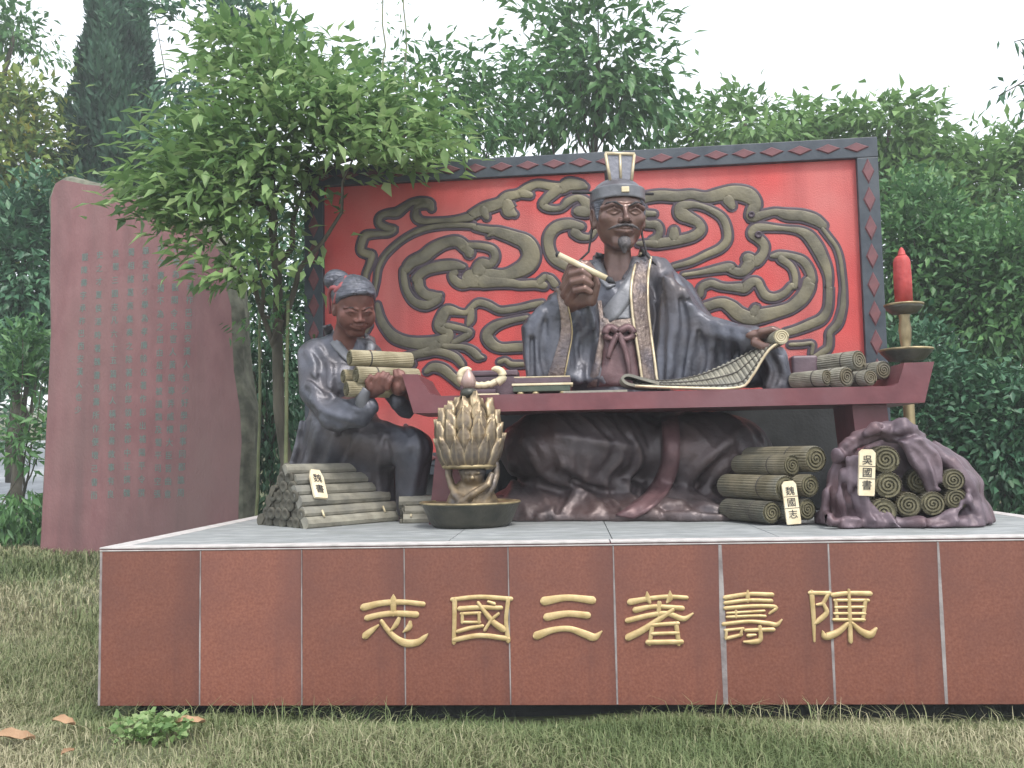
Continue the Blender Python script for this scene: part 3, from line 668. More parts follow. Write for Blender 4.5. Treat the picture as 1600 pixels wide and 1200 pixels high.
# face in its own frame: x to the picture's right, y towards the viewer, z up; head height = 1, chin at -.5
def head_sdf(q, old=True):
    d = ell(q, (0, -.06, .15), (.355, .42, .36))
    d = smin(d, ell(q, (0, .07, -.12), (.325, .31, .37)), .10)
    d = smin(d, cap(q, (-.075, .26, -.42), (.075, .26, -.42), .08, .08), .10)
    for s in (-1, 1):
        d = smin(d, ell(q, (s*.215, .235, -.07), (.11, .10, .095)), .08)                 # cheekbone
        if not old: d = smin(d, ell(q, (s*.18, .24, -.18), (.15, .13, .14)), .08)
        b_ = .034 if old else .006
        d = smin(d, chain(q, [(s*.05, .385, .075, b_), (s*.17, .375, .105, b_), (s*.29, .26, .07, b_)]), .05)   # brow ridge
        d = smax(d, -ell(q, (s*.150, .44 if old else .455, .015), (.095, .080, .052)), .05)              # socket
        d = smin(d, ell(q, (s*.150, .295, .012), (.082, .075, .060)), .015)             # eyeball
        d = smin(d, chain(q, [(s*.065, .368, .012, .013), (s*.15, .380, .048, .017), (s*.245, .325, .012, .013)]), .012)
        d = smin(d, chain(q, [(s*.075, .362, .000, .009), (s*.15, .366, -.032, .012), (s*.235, .325, -.004, .009)]), .012)
        d = smax(d, -chain(q, [(s*.09, .392, .008, .007), (s*.15, .392, .006, .010), (s*.215, .358, .004, .007)]), .008)
        d = smin(d, ell(q, (s*.063, .405, -.125), (.043, .045, .035)), .03)             # nostril wing
        d = smax(d, -ell(q, (s*.035, .43, -.158), (.018, .03, .014)), .01)
        if old: d = smax(d, -chain(q, [(s*.11, .41, -.12, .010), (s*.17, .365, -.22, .012)]), .04)  # smile fold
        e = ell(q, (s*.36, -.03, -.02), (.045, .09, .135)); e = smin(e, ell(q, (s*.355, .0, -.14), (.035, .05, .055)), .03)
        e = smax(e, -ell(q, (s*.395, .01, .0), (.025, .045, .075)), .02)
        d = smin(d, e, .03)
    d = smin(d, chain(q, [(0, .37, .08, .026), (0, .44, -.05, .036), (0, .475, -.105, .050)] if old else [(0, .35, .04, .020), (0, .40, -.06, .034), (0, .43, -.105, .046)]), .035)   # nose
    d = smin(d, ell(q, (0, .34, -.25), (.13, .08, .07)), .05)
    d = smin(d, chain(q, [(-.115, .345, -.222, .012), (-.04, .402, -.222, .026), (0, .405, -.228, .022), (.04, .402, -.222, .026), (.115, .345, -.222, .012)]), .02)
    d = smin(d, chain(q, [(-.095, .35, -.262, .014), (0, .398, -.272, .031), (.095, .35, -.262, .014)]), .02)
    d = smax(d, -chain(q, [(-.16, .345, -.205, .011), (-.08, .408, -.240, .011), (0, .430, -.252, .012), (.08, .408, -.240, .011), (.16, .345, -.205, .011)]), .012)
    return d
def local(p, O, R, s): return ((p-V3(O))@np.asarray(R, f32))/f32(s)

# ------------------------------------------------------------------ seated scholar
HY = 2.12
HO = np.array(at(966, 338, HY)); HS = .575
HR = rotz(math.radians(11)) @ rotx(math.radians(5)) @ np.diag([1., -1., 1.])   # columns: local axes in the world
HS_ = f32(HS)
def scholar_body(p):
    q = local(p, HO, HR, HS)
    d = head_sdf(q)*HS_
    d = smin(d, chain(p, [(*at(964, 372, HY+.10), .105), (*at(966, 425, HY+.13), .115)]), .05)
    d = smin(d, ell(p, at(968, 500, HY+.16), (.30, .20, .45)), .10)
    # arms inside the sleeves
    d = smin(d, chain(p, [A4(905, 442, HY+.12, .10), A4(842, 520, 2.02, .085), A4(893, 478, 1.86, .062)]), .05)
    d = smin(d, chain(p, [A4(1032, 440, HY+.12, .10), A4(1095, 528, 2.05, .07), A4(1172, 528, 1.74, .055)]), .05)
    # right hand with the brush
    d = smin(d, ell(p, at(903, 458, 1.80), (.125, .085, .125)), .05)
    fg = [[(884, 437, 1.80, .036), (893, 416, 1.74, .034), (908, 412, 1.69, .031), (917, 421, 1.68, .027)],
          [(881, 449, 1.79, .036), (893, 428, 1.71, .035), (909, 424, 1.665, .032), (921, 432, 1.67, .028)],
          [(882, 461, 1.79, .035), (895, 441, 1.69, .034), (911, 437, 1.655, .031), (923, 444, 1.67, .027)],
          [(888, 472, 1.79, .032), (899, 454, 1.69, .031), (913, 451, 1.665, .028), (922, 456, 1.68, .025)]]
    for i, l in enumerate(fg): d = smin(d, chain(p, [A4(*k) for k in l]), .012)
    d = smin(d, chain(p, [A4(924, 470, 1.78, .045), A4(931, 445, 1.75, .038), A4(924, 422, 1.72, .033), A4(917, 412, 1.70, .028)]), .018)
    # left hand closing over the rolled end of the scroll
    d = smin(d, ell(p, at(1186, 524, 1.68), (.105, .085, .045)), .03)
    for i, (dx, Yf) in enumerate([(0, 1.61), (2, 1.66), (2, 1.71), (0, 1.76)]):
        d = smin(d, chain(p, [A4(1189+dx, 519, Yf, .032), A4(1206+dx, 515, Yf-.01, .030), A4(1219+dx, 520, Yf-.02, .026), A4(1225+dx, 531, Yf-.02, .022)]), .010)
    d = smin(d, chain(p, [A4(1180, 535, 1.63, .036), A4(1194, 542, 1.58, .031), A4(1207, 541, 1.56, .027)]), .015)
    return d
sch = thing('scholar_statue', (*at(965, 640, 2.3)[:2], ZP), 'large seated bearded scholar statue in a tall hat raising a writing brush', 'statue')
lo = at(800, 545, 2.2); hi = at(1240, 285, 2.2)
add('body', sdf_mesh('body', scholar_body, (at(815, 500, 2.1)[0], 1.45, at(900, 600, 2.2)[2]), (at(1245, 500, 1.7)[0]+.03, 2.68, at(960, 262, 2.2)[2]+.05), .0068), M_SKIN, sch)
# hair, brows, moustache, beard
def hp(f): return lambda p: f(local(p, HO, HR, HS))*HS_
def head_box(lo, hi):
    C = np.array([[x, y, z] for x in (lo[0], hi[0]) for y in (lo[1], hi[1]) for z in (lo[2], hi[2])]) @ np.array(HR).T*HS+HO
    return C.min(0)-.01, C.max(0)+.01
def hair(q):
    d = ell(q, (0, -.075, .17), (.385, .45, .375))
    d = smax(d, (q[:, 1]-.20+ (q[:, 2]-.1)*-.35), .03)
    d = smax(d, -(q[:, 2]+.20), .03)
    for s in (-1, 1): d = smin(d, chain(q, [(s*.335, .10, .12, .045), (s*.325, .13, -.05, .03), (s*.30, .14, -.14, .012)]), .03)
    return d
b0, b1_ = head_box((-.45, -.6, -.3), (.45, .4, .6)); add('hair', sdf_mesh('hair', hp(hair), b0, b1_, .009), M_HAIR, sch)
def stache(q):
    d = None
    for s in (-1, 1):
        e = chain(q, [(s*.012, .440, -.182, .015), (s*.09, .420, -.195, .023), (s*.17, .370, -.215, .017), (s*.235, .305, -.245, .006)]); d = e if d is None else np.minimum(d, e)
    return d
b0, b1_ = head_box((-.3, .2, -.32), (.3, .52, -.1)); add('moustache', sdf_mesh('moustache', hp(stache), b0, b1_, .006), M_BEARD, sch)
def beard(q):
    d = ell(q, (0, .335, -.40), (.095, .065, .08)); d = smin(d, chain(q, [(0, .335, -.46, .066), (.0, .345, -.545, .028)]), .06)
    for a in (-.08, -.04, 0, .04, .08): d = smax(d, -chain(q, [(a, .42, -.33, .006), (a*.8, .43, -.45, .009), (a*.5, .40, -.56, .006)]), .012)
    return d
b0, b1_ = head_box((-.2, .2, -.68), (.2, .52, -.26)); add('beard', sdf_mesh('beard', hp(beard), b0, b1_, .006), M_BEARD, sch)
for s in (-1, 1):
    f_ = lambda q, s=s: chain(q, [(s*.045, .415, .070, .012), (s*.14, .412, .125, .019), (s*.24, .345, .125, .014), (s*.30, .26, .075, .006)])
    xs_ = sorted((s*.02, s*.34)); b0, b1_ = head_box((xs_[0], .2, .02), (xs_[1], .46, .18)); add('eyebrow', sdf_mesh('eyebrow', hp(f_), b0, b1_, .005), M_BROW, sch)

# robe
def wrinkle(p, fx, fz, amp, ph=0.0):
    x, y, z = p[:, 0], p[:, 1], p[:, 2]
    w_ = x+.55*y+.05*np.sin(z*7+ph)+.03*np.sin(z*15+x*9+ph)
    a = np.sin(w_*fx+.6*np.sin(z*fz+ph))+.55*np.sin(w_*fx*1.83+z*fz*.7+2*ph)
    m = .5+.5*np.sin(x*4.1+z*3.3+ph*2)
    return amp*a*(.35+.65*m)
def robe0(p):
    d = chain(p, [A4(966, 432, 2.30, .15), A4(968, 480, 2.28, .31), A4(966, 560, 2.25, .35), A4(966, 640, 2.28, .42)])
    d = smin(d, chain(p, [A4(925, 428, 2.28, .115), A4(1022, 424, 2.28, .125)]), .12)
    # image-left arm and its wide hanging sleeve
    d = smin(d, chain(p, [A4(912, 440, 2.27, .125), A4(843, 514, 2.02, .115), A4(886, 476, 1.90, .095)]), .08)
    P = [tuple(at(x, y, 1.98)[[0, 2]]) for x, y in [(816, 512), (828, 498), (856, 476), (876, 447), (900, 452), (930, 470), (945, 600), (826, 602), (818, 560)]]
    d = smin(d, prism(p, P, 2.00, .16, .07), .08)
    # image-right arm and sleeve
    d = smin(d, chain(p, [A4(1030, 436, 2.28, .135), A4(1062, 460, 2.24, .125), A4(1098, 520, 2.04, .115), A4(1176, 527, 1.74, .088)]), .08)
    P = [tuple(at(x, y, 1.98)[[0, 2]]) for x, y in [(1035, 430), (1070, 452), (1092, 488), (1128, 508), (1176, 521), (1196, 545), (1200, 604), (1020, 606)]]
    d = smin(d, prism(p, P, 2.03, .15, .07), .10)
    d = smin(d, chain(p, [A4(1180, 540, 1.80, .085), A4(1208, 562, 1.80, .11), A4(1216, 600, 1.80, .10)]), .07)
    d = smin(d, chain(p, [A4(1205, 606, 1.74, .05), A4(1262, 606, 1.78, .035)]), .08)
    # neck opening
    d = smax(d, -chain(p, [A4(962, 396, 2.22, .125), A4(960, 436, 2.10, .06)]), .05)
    d = smax(d, -ell(p, at(914, 545, 1.80), (.11, .17, .24)), .08)
    return d+wrinkle(p, 46, 5, .0065)
rid = [[(1046, 428, .030), (1056, 470, .034), (1050, 530, .034), (1042, 596, .030)], [(1070, 455, .026), (1084, 500, .032), (1078, 550, .030), (1068, 598, .028)],
       [(1095, 495, .026), (1112, 530, .030), (1108, 565, .030), (1100, 600, .026)], [(1120, 508, .022), (1138, 540, .026), (1135, 585, .024)], [(1150, 518, .02), (1162, 545, .022), (1160, 580, .02)],
       [(1080, 478, .018), (1105, 500, .024), (1140, 512, .020), (1172, 520, .014)], [(1090, 520, .02), (1120, 522, .022), (1160, 530, .016)],
       [(848, 488, .020), (836, 520, .026), (838, 560, .028), (842, 598, .026)], [(826, 512, .016), (824, 550, .020), (828, 596, .020)],
       [(905, 490, .016), (915, 540, .020), (905, 595, .022)], [(1190, 550, .024), (1205, 580, .028), (1196, 604, .022)], [(1222, 560, .02), (1228, 585, .024), (1250, 604, .016)],
       [(930, 432, .018), (915, 438, .020), (900, 446, .012)], [(862, 470, .014), (846, 480, .02), (828, 500, .016)]]
grv = [[(1033, 446, .018), (1036, 490, .026), (1034, 540, .024), (1034, 596, .020)], [(1064, 470, .014), (1070, 520, .020), (1062, 590, .016)], [(1092, 520, .014), (1098, 560, .018), (1090, 600, .014)],
       [(1124, 535, .014), (1126, 570, .016), (1120, 602, .012)], [(1150, 540, .012), (1150, 590, .014)], [(852, 505, .012), (848, 550, .018), (856, 596, .014)], [(832, 530, .010), (832, 590, .012)],
       [(1076, 470, .010), (1100, 492, .014), (1150, 507, .008)], [(1205, 556, .016), (1214, 580, .02), (1208, 604, .014)]]
robe1 = with_folds(robe0, rid, grv, .045, .04)
RLO = (at(808, 600, 2.0)[0]-.02, 1.60, at(960, 640, 2.2)[2]); RHI = (at(1268, 600, 1.7)[0]+.03, 2.75, at(960, 392, 2.2)[2]+.02)
add('robe', sdf_mesh('robe', robe1, RLO, RHI, .0105), M_ROBE, sch)
# crossed collar, belt, knot, bands
strip('collar', robe1, [(1000, 388), (992, 410), (975, 440), (955, 468), (940, 486)], [(1016, 400), (1010, 425), (992, 460), (968, 494), (950, 506)], M_COLLAR, sch, .022)
strip('collar', robe1, [(932, 396), (926, 410), (932, 430), (948, 452)], [(946, 400), (942, 415), (950, 432), (962, 446)], M_COLLAR, sch, .018)
strip('under_robe', robe1, [(966, 452), (958, 470), (945, 484), (941, 498)], [(998, 440), (996, 460), (992, 484), (992, 498)], M_COLLAR, sch, .010)
strip('belt', robe1, [(940, 497), (965, 500), (994, 496)], [(940, 512), (965, 515), (995, 511)], M_BAND, sch, .020)
strip('skirt_panel', robe1, [(942, 513), (941, 560), (936, 604)], [(996, 512), (1000, 560), (1006, 604)], M_SASH, sch, .012)
def surf_tube(name, fn, lines, mat_, out, m=5, n=8):
    L = [crom(l, m) for l in lines]; P = trace(fn, np.vstack(L)); k = 0; lst = []
    for l in L:
        Q = P[k:k+len(l)].copy(); t = np.linalg.norm(Q-CAM, axis=1)
        for _ in range(3): t[1:-1] = (t[:-2]+2*t[1:-1]+t[2:])/4
        D = (Q-CAM)/np.linalg.norm(Q-CAM, axis=1)[:, None]; Q = CAM+D*(t-out)[:, None]
        lst.append([(*Q[i], l[i, 2]) for i in range(len(l))]); k += len(l)
    return add(name, tubes_mesh(name, lst, n), mat_, sch)
surf_tube('bow', robe1, [[(966, 518, .03), (952, 512, .034), (945, 524, .028), (958, 530, .022), (966, 522, .028)], [(966, 518, .03), (982, 512, .034), (990, 523, .028), (976, 530, .022), (966, 522, .028)],
                         [(964, 524, .026), (955, 542, .024), (950, 560, .018)], [(968, 524, .026), (976, 545, .024), (982, 570, .02), (984, 600, .016)]], M_SASH, .045)
# broad patterned lapel on the picture's right with its two gilt edges, narrow one on the left
LE = [(1001, 396), (991, 420), (986, 452), (988, 490), (994, 530), (1000, 570), (1005, 606)]; RE = [(1017, 402), (1013, 428), (1012, 460), (1014, 495), (1019, 535), (1024, 572), (1028, 606)]
strip('lapel_band', robe1, LE, RE, M_BAND, sch, .030)
for E_ in (LE, RE): surf_tube('gilt_edge', robe1, [[(x, y, .0115) for x, y in E_]], M_TRIM, .036)
strip('lapel_band', robe1, [(933, 470), (936, 500), (934, 545), (918, 604)], [(940, 470), (943, 500), (942, 548), (932, 604)], M_BAND, sch, .020)
CL_ = [(867, 452), (874, 480), (876, 517), (868, 550), (853, 596)]; CR_ = [(877, 450), (888, 480), (894, 517), (889, 552), (880, 598)]
strip('cuff_band', robe1, CL_, CR_, M_BAND, sch, .020)
surf_tube('gilt_edge', robe1, [[(x, y, .006) for x, y in CR_]], M_GILTDARK, .024)
# hat
hat = [(-.33, .14), (-.20, .30), (0, .36), (.20, .30), (.33, .14)]
def band(q):
    e = np.sqrt((q[:, 0]/.375)**2+((q[:, 1]+.05)/.44)**2)
    d = (np.abs(e-1.0)-.035)*.38
    zc = .275+.06*np.clip(q[:, 1], -.4, .5)
    return smax(d, np.abs(q[:, 2]-zc)-.09, .02)
b0, b1_ = head_box((-.5, -.6, .1), (.5, .55, .52)); add('headband', sdf_mesh('headband', hp(band), b0, b1_, .007), M_COLLAR, sch)
def crownp(q): return smax(ell(q, (0, -.05, .30), (.355, .42, .24)), -(q[:, 2]-.28), .03)
b0, b1_ = head_box((-.45, -.55, .2), (.45, .5, .6)); add('hat_crown', sdf_mesh('hat_crown', hp(crownp), b0, b1_, .009), M_ROBE, sch)
HM = Matrix([[HR[i][0]*HS, HR[i][1]*HS, HR[i][2]*HS, HO[i]] for i in range(3)]+[[0, 0, 0, 1]])
def hv(*p): return tuple(np.array(HR)@np.array(p)*HS+HO)
tv = []
for y in (.16, .07):
    for x, z in ((-.155, .44), (.155, .44), (.21, .86), (-.21, .86)): tv.append(hv(x, y-(z-.44)*.12, z))
add('hat_tablet', bm_mesh('hat_tablet', lambda bm: [bm.faces.new([vv[i] for i in f]) for vv in [[bm.verts.new(v) for v in tv]] for f in ((0, 1, 2, 3), (7, 6, 5, 4), (0, 4, 5, 1), (1, 5, 6, 2), (2, 6, 7, 3), (3, 7, 4, 0))], .006), M_ROBE, sch)
bv = [hv(x, y, z) for y in (.06, -.22) for x, z in ((-.13, .42), (.13, .42), (.15, .68), (-.15, .68))]
add('hat_back', bm_mesh('hat_back', lambda bm: [bm.faces.new([vv[i] for i in f]) for vv in [[bm.verts.new(v) for v in bv]] for f in ((0, 1, 2, 3), (7, 6, 5, 4), (0, 4, 5, 1), (1, 5, 6, 2), (2, 6, 7, 3), (3, 7, 4, 0))], .02), M_BROW, sch)
def bar(a, b, r): return [(*hv(*a), r), (*hv(*b), r)]
add('gilt_edge', tubes_mesh('gilt_edge', [bar((-.150, .166, .45), (-.207, .116, .855), .013), bar((.150, .166, .45), (.207, .116, .855), .013), bar((-.213, .114, .858), (.213, .114, .858), .014), bar((0, .166, .47), (0, .116, .855), .011)], 6), M_TRIM, sch)
add('hat_jewel', bm_mesh('hat_jewel', lambda bm: bm_box(bm, hv(0.0, .405, .30), (.062, .03, .045), Matrix(HR.tolist()).to_quaternion().to_matrix() if False else None), .006), M_IVORY, sch)
add('hairpin', tubes_mesh('hairpin', [[(*hv(-.66, -.02, .33), .013), (*hv(.52, -.02, .33), .013)]], 8), M_BROW, sch)
for _hc in ([[(*hv(-.36, -.10, .1), .008), (*hv(-.37, -.06, -.2), .010), (*hv(-.42, -.05, -.5), .010), (*hv(-.72, .0, -.78), .008)], [(*hv(.36, -.08, .1), .008), (*hv(.35, -.02, -.25), .010), (*hv(.40, .05, -.55), .010), (*hv(.55, .12, -.74), .008)]]): add('hat_cord', tubes_mesh('hat_cord', [_hc], 6), M_BROW, sch)

# skirt spilling out under the table
def skirt0(p):
    d = ell(p, at(900, 700, 2.05), (.62, .50, .34))
    d = smin(d, ell(p, at(1095, 705, 2.10), (.55, .45, .32)), .15)
    d = smin(d, ell(p, (*at(975, 800, 2.0)[:2], ZP), (1.02, .52, .20)), .22)
    d = smin(d, ell(p, (*at(820, 800, 1.95)[:2], ZP), (.45, .40, .22)), .15)
    d = smin(d, ell(p, (*at(1090, 805, 1.75)[:2], ZP), (.48, .42, .14)), .12)
    d = smin(d, ell(p, at(970, 640, 2.4), (.5, .35, .5)), .15)
    d = d+wrinkle(p, 30, 6, .012, 1.3)
    return smax(d, ZP+.002-p[:, 2], .02)
rid = [[(1040, 662, .05), (1050, 700, .055), (1044, 740, .055), (1020, 775, .055), (985, 798, .05), (965, 808, .04)], [(1058, 690, .03), (1062, 735, .035), (1040, 785, .03), (1020, 806, .025)],
       [(880, 725, .035), (925, 748, .042), (975, 760, .045), (1015, 782, .035)], [(820, 690, .03), (850, 740, .035), (905, 760, .035), (930, 790, .03)], [(905, 765, .03), (885, 790, .034), (845, 808, .03)],
       [(1160, 670, .03), (1110, 715, .035), (1075, 750, .035), (1060, 780, .03)], [(1185, 700, .028), (1140, 730, .032), (1100, 765, .03)], [(1000, 795, .03), (1060, 786, .034), (1120, 793, .03), (1160, 800, .02)],
       [(990, 808, .025), (1050, 802, .03), (1110, 806, .025), (1165, 809, .018)], [(800, 720, .03), (800, 770, .032), (785, 800, .03)], [(870, 680, .03), (930, 690, .035), (990, 700, .03)], [(940, 790, .025), (925, 806, .025)]]
grv = [[(895, 750, .02), (940, 768, .025), (1000, 790, .02)], [(1030, 690, .02), (1030, 740, .022), (1000, 780, .02)], [(845, 760, .02), (880, 775, .022), (870, 800, .018)],
       [(950, 785, .018), (965, 800, .016)], [(1130, 715, .016), (1090, 755, .018)], [(1040, 797, .012), (1100, 799, .014), (1150, 804, .01)]]
skirt1 = with_folds(skirt0, rid, grv, .05, .04)
add('skirt', sdf_mesh('skirt', skirt1, (-.95, 1.15, ZP-.02), (1.35, 2.75, at(970, 600, 2.3)[2]-.1), .0135), M_SKIRT, sch)

strip('sash', skirt1, [(1034, 652), (1036, 690), (1030, 730), (1012, 765), (985, 790), (962, 806)], [(1060, 652), (1062, 690), (1060, 730), (1044, 770), (1015, 798), (990, 811)], M_SASH, sch, .022, wob=.01)
add('shade_seat', box_mesh('shade_seat', (at(775, 700, 2.42)[0], 2.42, ZP+.001), (at(1335, 700, 2.42)[0], 2.95, at(965, 645, 2.42)[2]+.12), .02), M_SHADE_JOINT, sch)  # dark block added as a seat to shade the gap under the table
# ------------------------------------------------------------------ brush, open scroll
br = thing('writing_brush', tuple(at(915, 420, 1.68)), 'pale writing brush held in the raised hand of the big scholar', 'brush')
a = at(871, 397, 1.70); b = at(948, 435, 1.64); e = at(962, 443, 1.63)
add('handle', tubes_mesh('handle', [[(*a, .022), (*(a+(b-a)*.5), .023), (*b, .023)]], 12), M_IVORY, br)
add('bristles', tubes_mesh('bristles', [[(*(b+(e-b)*.02), .021), (*(b+(e-b)*.4), .027), (*e, .003)]], 12), M_INK, br)
add('end_knob', tubes_mesh('end_knob', [[(*(a-(b-a)*.03), .012), (*(a-(b-a)*.0), .026), (*(a+(b-a)*.03), .024)]], 10), M_INK, br)

def slip_sheet(name, Fp, Np, YF, YN, n, mat_, parent, thick=.014):
    A = crom([tuple(at(x, y, YF)) for x, y in Fp], 8); B = crom([tuple(at(x, y, YN)) for x, y in Np], 8)
    def res(P, m):
        s = np.concatenate([[0], np.cumsum(np.linalg.norm(np.diff(P, axis=0), axis=1))]); t = np.linspace(0, s[-1], m)
        return np.stack([np.interp(t, s, P[:, i]) for i in range(3)], 1)
    A = res(A, n+1); B = res(B, n+1); V = []; F = []
    for i in range(n):
        a0, a1_, b0, b1_ = A[i], A[i+1], B[i], B[i+1]
        a0, a1_ = a0+(a1_-a0)*.05, a1_-(a1_-a0)*.05; b0, b1_ = b0+(b1_-b0)*.05, b1_-(b1_-b0)*.05
        nn = np.cross(a1_-a0, b0-a0); nn = nn/(np.linalg.norm(nn)+1e-9)
        if nn[2] < 0 and abs(nn[2]) > .2: nn = -nn
        mid0 = [(a0+a1_)/2+nn*thick*.75, (b0+b1_)/2+nn*thick*.75]
        k = len(V); V += [a0-nn*thick, a0, mid0[0], a1_, a1_-nn*thick, b0-nn*thick, b0, mid0[1], b1_, b1_-nn*thick]
        F += [(k+j, k+j+1, k+j+6, k+j+5) for j in range(4)]+[(k+4, k, k+5, k+9), (k, k+1, k+2, k+3, k+4), (k+9, k+8, k+7, k+6, k+5)]
    add(name, pyd(name, V, F), mat_, parent); return A, B
osc = thing('open_bamboo_scroll', tuple(at(1080, 604, 1.5)), 'unrolled bamboo scroll sweeping up from the table to the scholar hand', 'scroll')
Fp = [(986, 588), (1030, 596), (1077, 590), (1110, 579), (1147, 562), (1187, 542), (1212, 528)]; Np = [(992, 603), (1060, 606), (1152, 606), (1174, 589), (1190, 563), (1203, 545), (1216, 536)]
Ae, Be = slip_sheet('slips', Fp, Np, 1.72, 1.42, 30, M_BAMBOOG, osc)
for tt in (.12, .5, .88):
    Q = Ae+(Be-Ae)*tt; add('binding_cord', tubes_mesh('binding_cord', [[(x, y-.004, z+.012, .0055) for x, y, z in Q]], 5), M_CORD, osc)
add('edge_binding', tubes_mesh('edge_binding', [[(x, y-.004, z, .011) for x, y, z in Be]], 6), M_TRIM, osc)
lp = [(1030, 604), (1000, 604), (980, 600), (973, 592), (982, 587), (1004, 593), (1030, 600)]
for k, (off, Yl) in enumerate([(0, 0)]):
    A_ = crom([tuple(at(x, y-1, 1.41)) for x, y in lp], 5); B_ = crom([tuple(at(x, y-1, 1.41)+np.array([0, .30, 0])) for x, y in lp], 5)
    V = []; F = []
    for i in range(len(A_)):
        t = A_[min(i+1, len(A_)-1)]-A_[max(i-1, 0)]; nn = np.array([-t[2], 0, t[0]]); nn /= np.linalg.norm(nn)
        V += [A_[i]-nn*.010, A_[i]+nn*.010, B_[i]+nn*.010, B_[i]-nn*.010]
    for i in range(len(A_)-1): F += [(4*i+j, 4*i+(j+1) % 4, 4*i+4+(j+1) % 4, 4*i+4+j) for j in range(4)]
    F += [(0, 1, 2, 3), tuple(4*(len(A_)-1)+j for j in (3, 2, 1, 0))]
    add('curled_end', pyd('curled_end', V, F), M_BAMBOOG, osc)

ROLLEND = True
# ------------------------------------------------------------------ rolled scrolls (ribbed side, spiral end)
def scroll_meshes(r, L, n=26):
    """axis along +y from the near end at y=0"""
    m = n*4; V = []; F = []
    ys_ = [0.0, .006, L*.33, L*.34, L*.66, L*.67, L-.006, L]
    for y in ys_:
        for k in range(m):
            q = (1.0, .985, .93, .985)[k % 4]; rr = r*q*(.965 if y in (0.0, L) else 1)
            a = 2*math.pi*k/m; V.append((rr*math.cos(a), y, rr*math.sin(a)))
    for i in range(len(ys_)-1):
        for k in range(m): k2 = (k+1) % m; F.append((i*m+k, (i+1)*m+k, (i+1)*m+k2, i*m+k2))
    F.append(tuple((len(ys_)-1)*m+k for k in range(m)))
    side = pyd('rolled_slips', V, F)
    V = []; F = []; turns = 3.2; N = 90; tr = r/(turns+.6)           # spiral ribbon on the end
    V2 = [(r*.955*math.cos(2*math.pi*k/30), .012, r*.955*math.sin(2*math.pi*k/30)) for k in range(30)]; F2 = [tuple(range(29, -1, -1))]
    for i in range(N+1):
        a = turns*2*math.pi*i/N; rr = r*.93-tr*(a/(2*math.pi))*1.0; w_ = tr*.60
        c, s = math.cos(a), math.sin(a)
        for q, y in ((rr, .011), (rr-.08*w_, -.004), (rr-w_*.9, -.004), (rr-w_, .011)): q = max(q, .002); V.append((q*c, y, q*s))
    for i in range(N): F += [(4*i+j, 4*i+4+j, 4*i+5+j, 4*i+1+j) for j in range(3)]
    b = len(V); V += V2; F += [tuple(i+b for i in q) for q in F2]
    end = pyd('spiral_end', V, F)
    cord = merge([([(r*1.012*math.cos(a), y0+dy, r*1.012*math.sin(a)) for dy in (0, .012) for a in [2*math.pi*k/24 for k in range(24)]], [(k, (k+1) % 24, 24+(k+1) % 24, 24+k) for k in range(24)]) for y0 in (L*.3,)])
    _old = merge([([(r*1.012*math.cos(a)*1+0, y0+dy, r*1.012*math.sin(a)) for dy in (0, .012) for a in [2*math.pi*k/24 for k in range(24)]], [(k, (k+1) % 24, 24+(k+1) % 24, 24+k) for k in range(24)]) for y0 in (L*.22, L*.72)])
    return side, end, pyd('tie_cord', *cord)
_sc = {}
def scroll(px, py, Yn, r, L, yaw, label, group, m1=None, m2=None, pitch=0.0, roll_=None, pos=None):
    key = (round(r, 3), round(L, 2))
    if key not in _sc: _sc[key] = scroll_meshes(r, L)
    p = at(px, py, Yn) if pos is None else np.array(pos)
    o = bpy.data.objects.new('rolled_bamboo_scroll', None); COL.objects.link(o); o.empty_display_size = .1
    o.location = tuple(p); o.rotation_euler = (pitch, random.uniform(0, 6.28) if roll_ is None else roll_, yaw); o.rotation_mode = 'YXZ'
    o.rotation_mode = 'XYZ'
    tag(o, label, 'scroll', group)
    for nm, me, mm in zip(('rolled_slips', 'spiral_end', 'tie_cord'), _sc[key], (m1 or M_BAMBOO, m2 or M_BAMBOOEND, M_CORD)):
        c = bpy.data.objects.new(nm, me.copy() if len(me.materials) and me.materials[0] is not mm else me); COL.objects.link(c); c.parent = o
        if len(c.data.materials) == 0: c.data.materials.append(mm)
        else: c.data.materials[0] = mm
    return o
_a, _b, _c = scroll_meshes(.058, .34)
for _m, _n, _k in ((_a, 'rolled_slips', M_BAMBOOG), (_b, 'spiral_end', M_IVORY)):
    add(_n, _m, _k, osc, Matrix.Translation(tuple(at(1221, 526, 1.40))))
GT = 'rolled bamboo scrolls lying on the table end'
for px, py, Y_, r, yaw, lab in [(1342, 563, 1.62, .075, .55, 'thick rolled scroll lying on top of the heap at the right end of the table'), (1323, 589, 1.44, .075, .5, 'fat rolled scroll second from the left in the bottom row on the table end'),
                                (1292, 590, 1.46, .060, .65, 'rolled scroll at the left end of the heap on the table, farthest from the candle'), (1360, 590, 1.42, .058, .35, 'small rolled scroll third from the left, front of the heap on the table'),
                                (1381, 578, 1.55, .068, .3, 'rolled scroll nearest the upturned right end of the table')]:
    scroll(px, py, Y_, r, .36 if r > .06 else .30, yaw, lab, GT, M_BAMBOOG, M_BAMBOO)
GP = 'rolled bamboo scrolls piled on the plinth beside the cloth bundle'
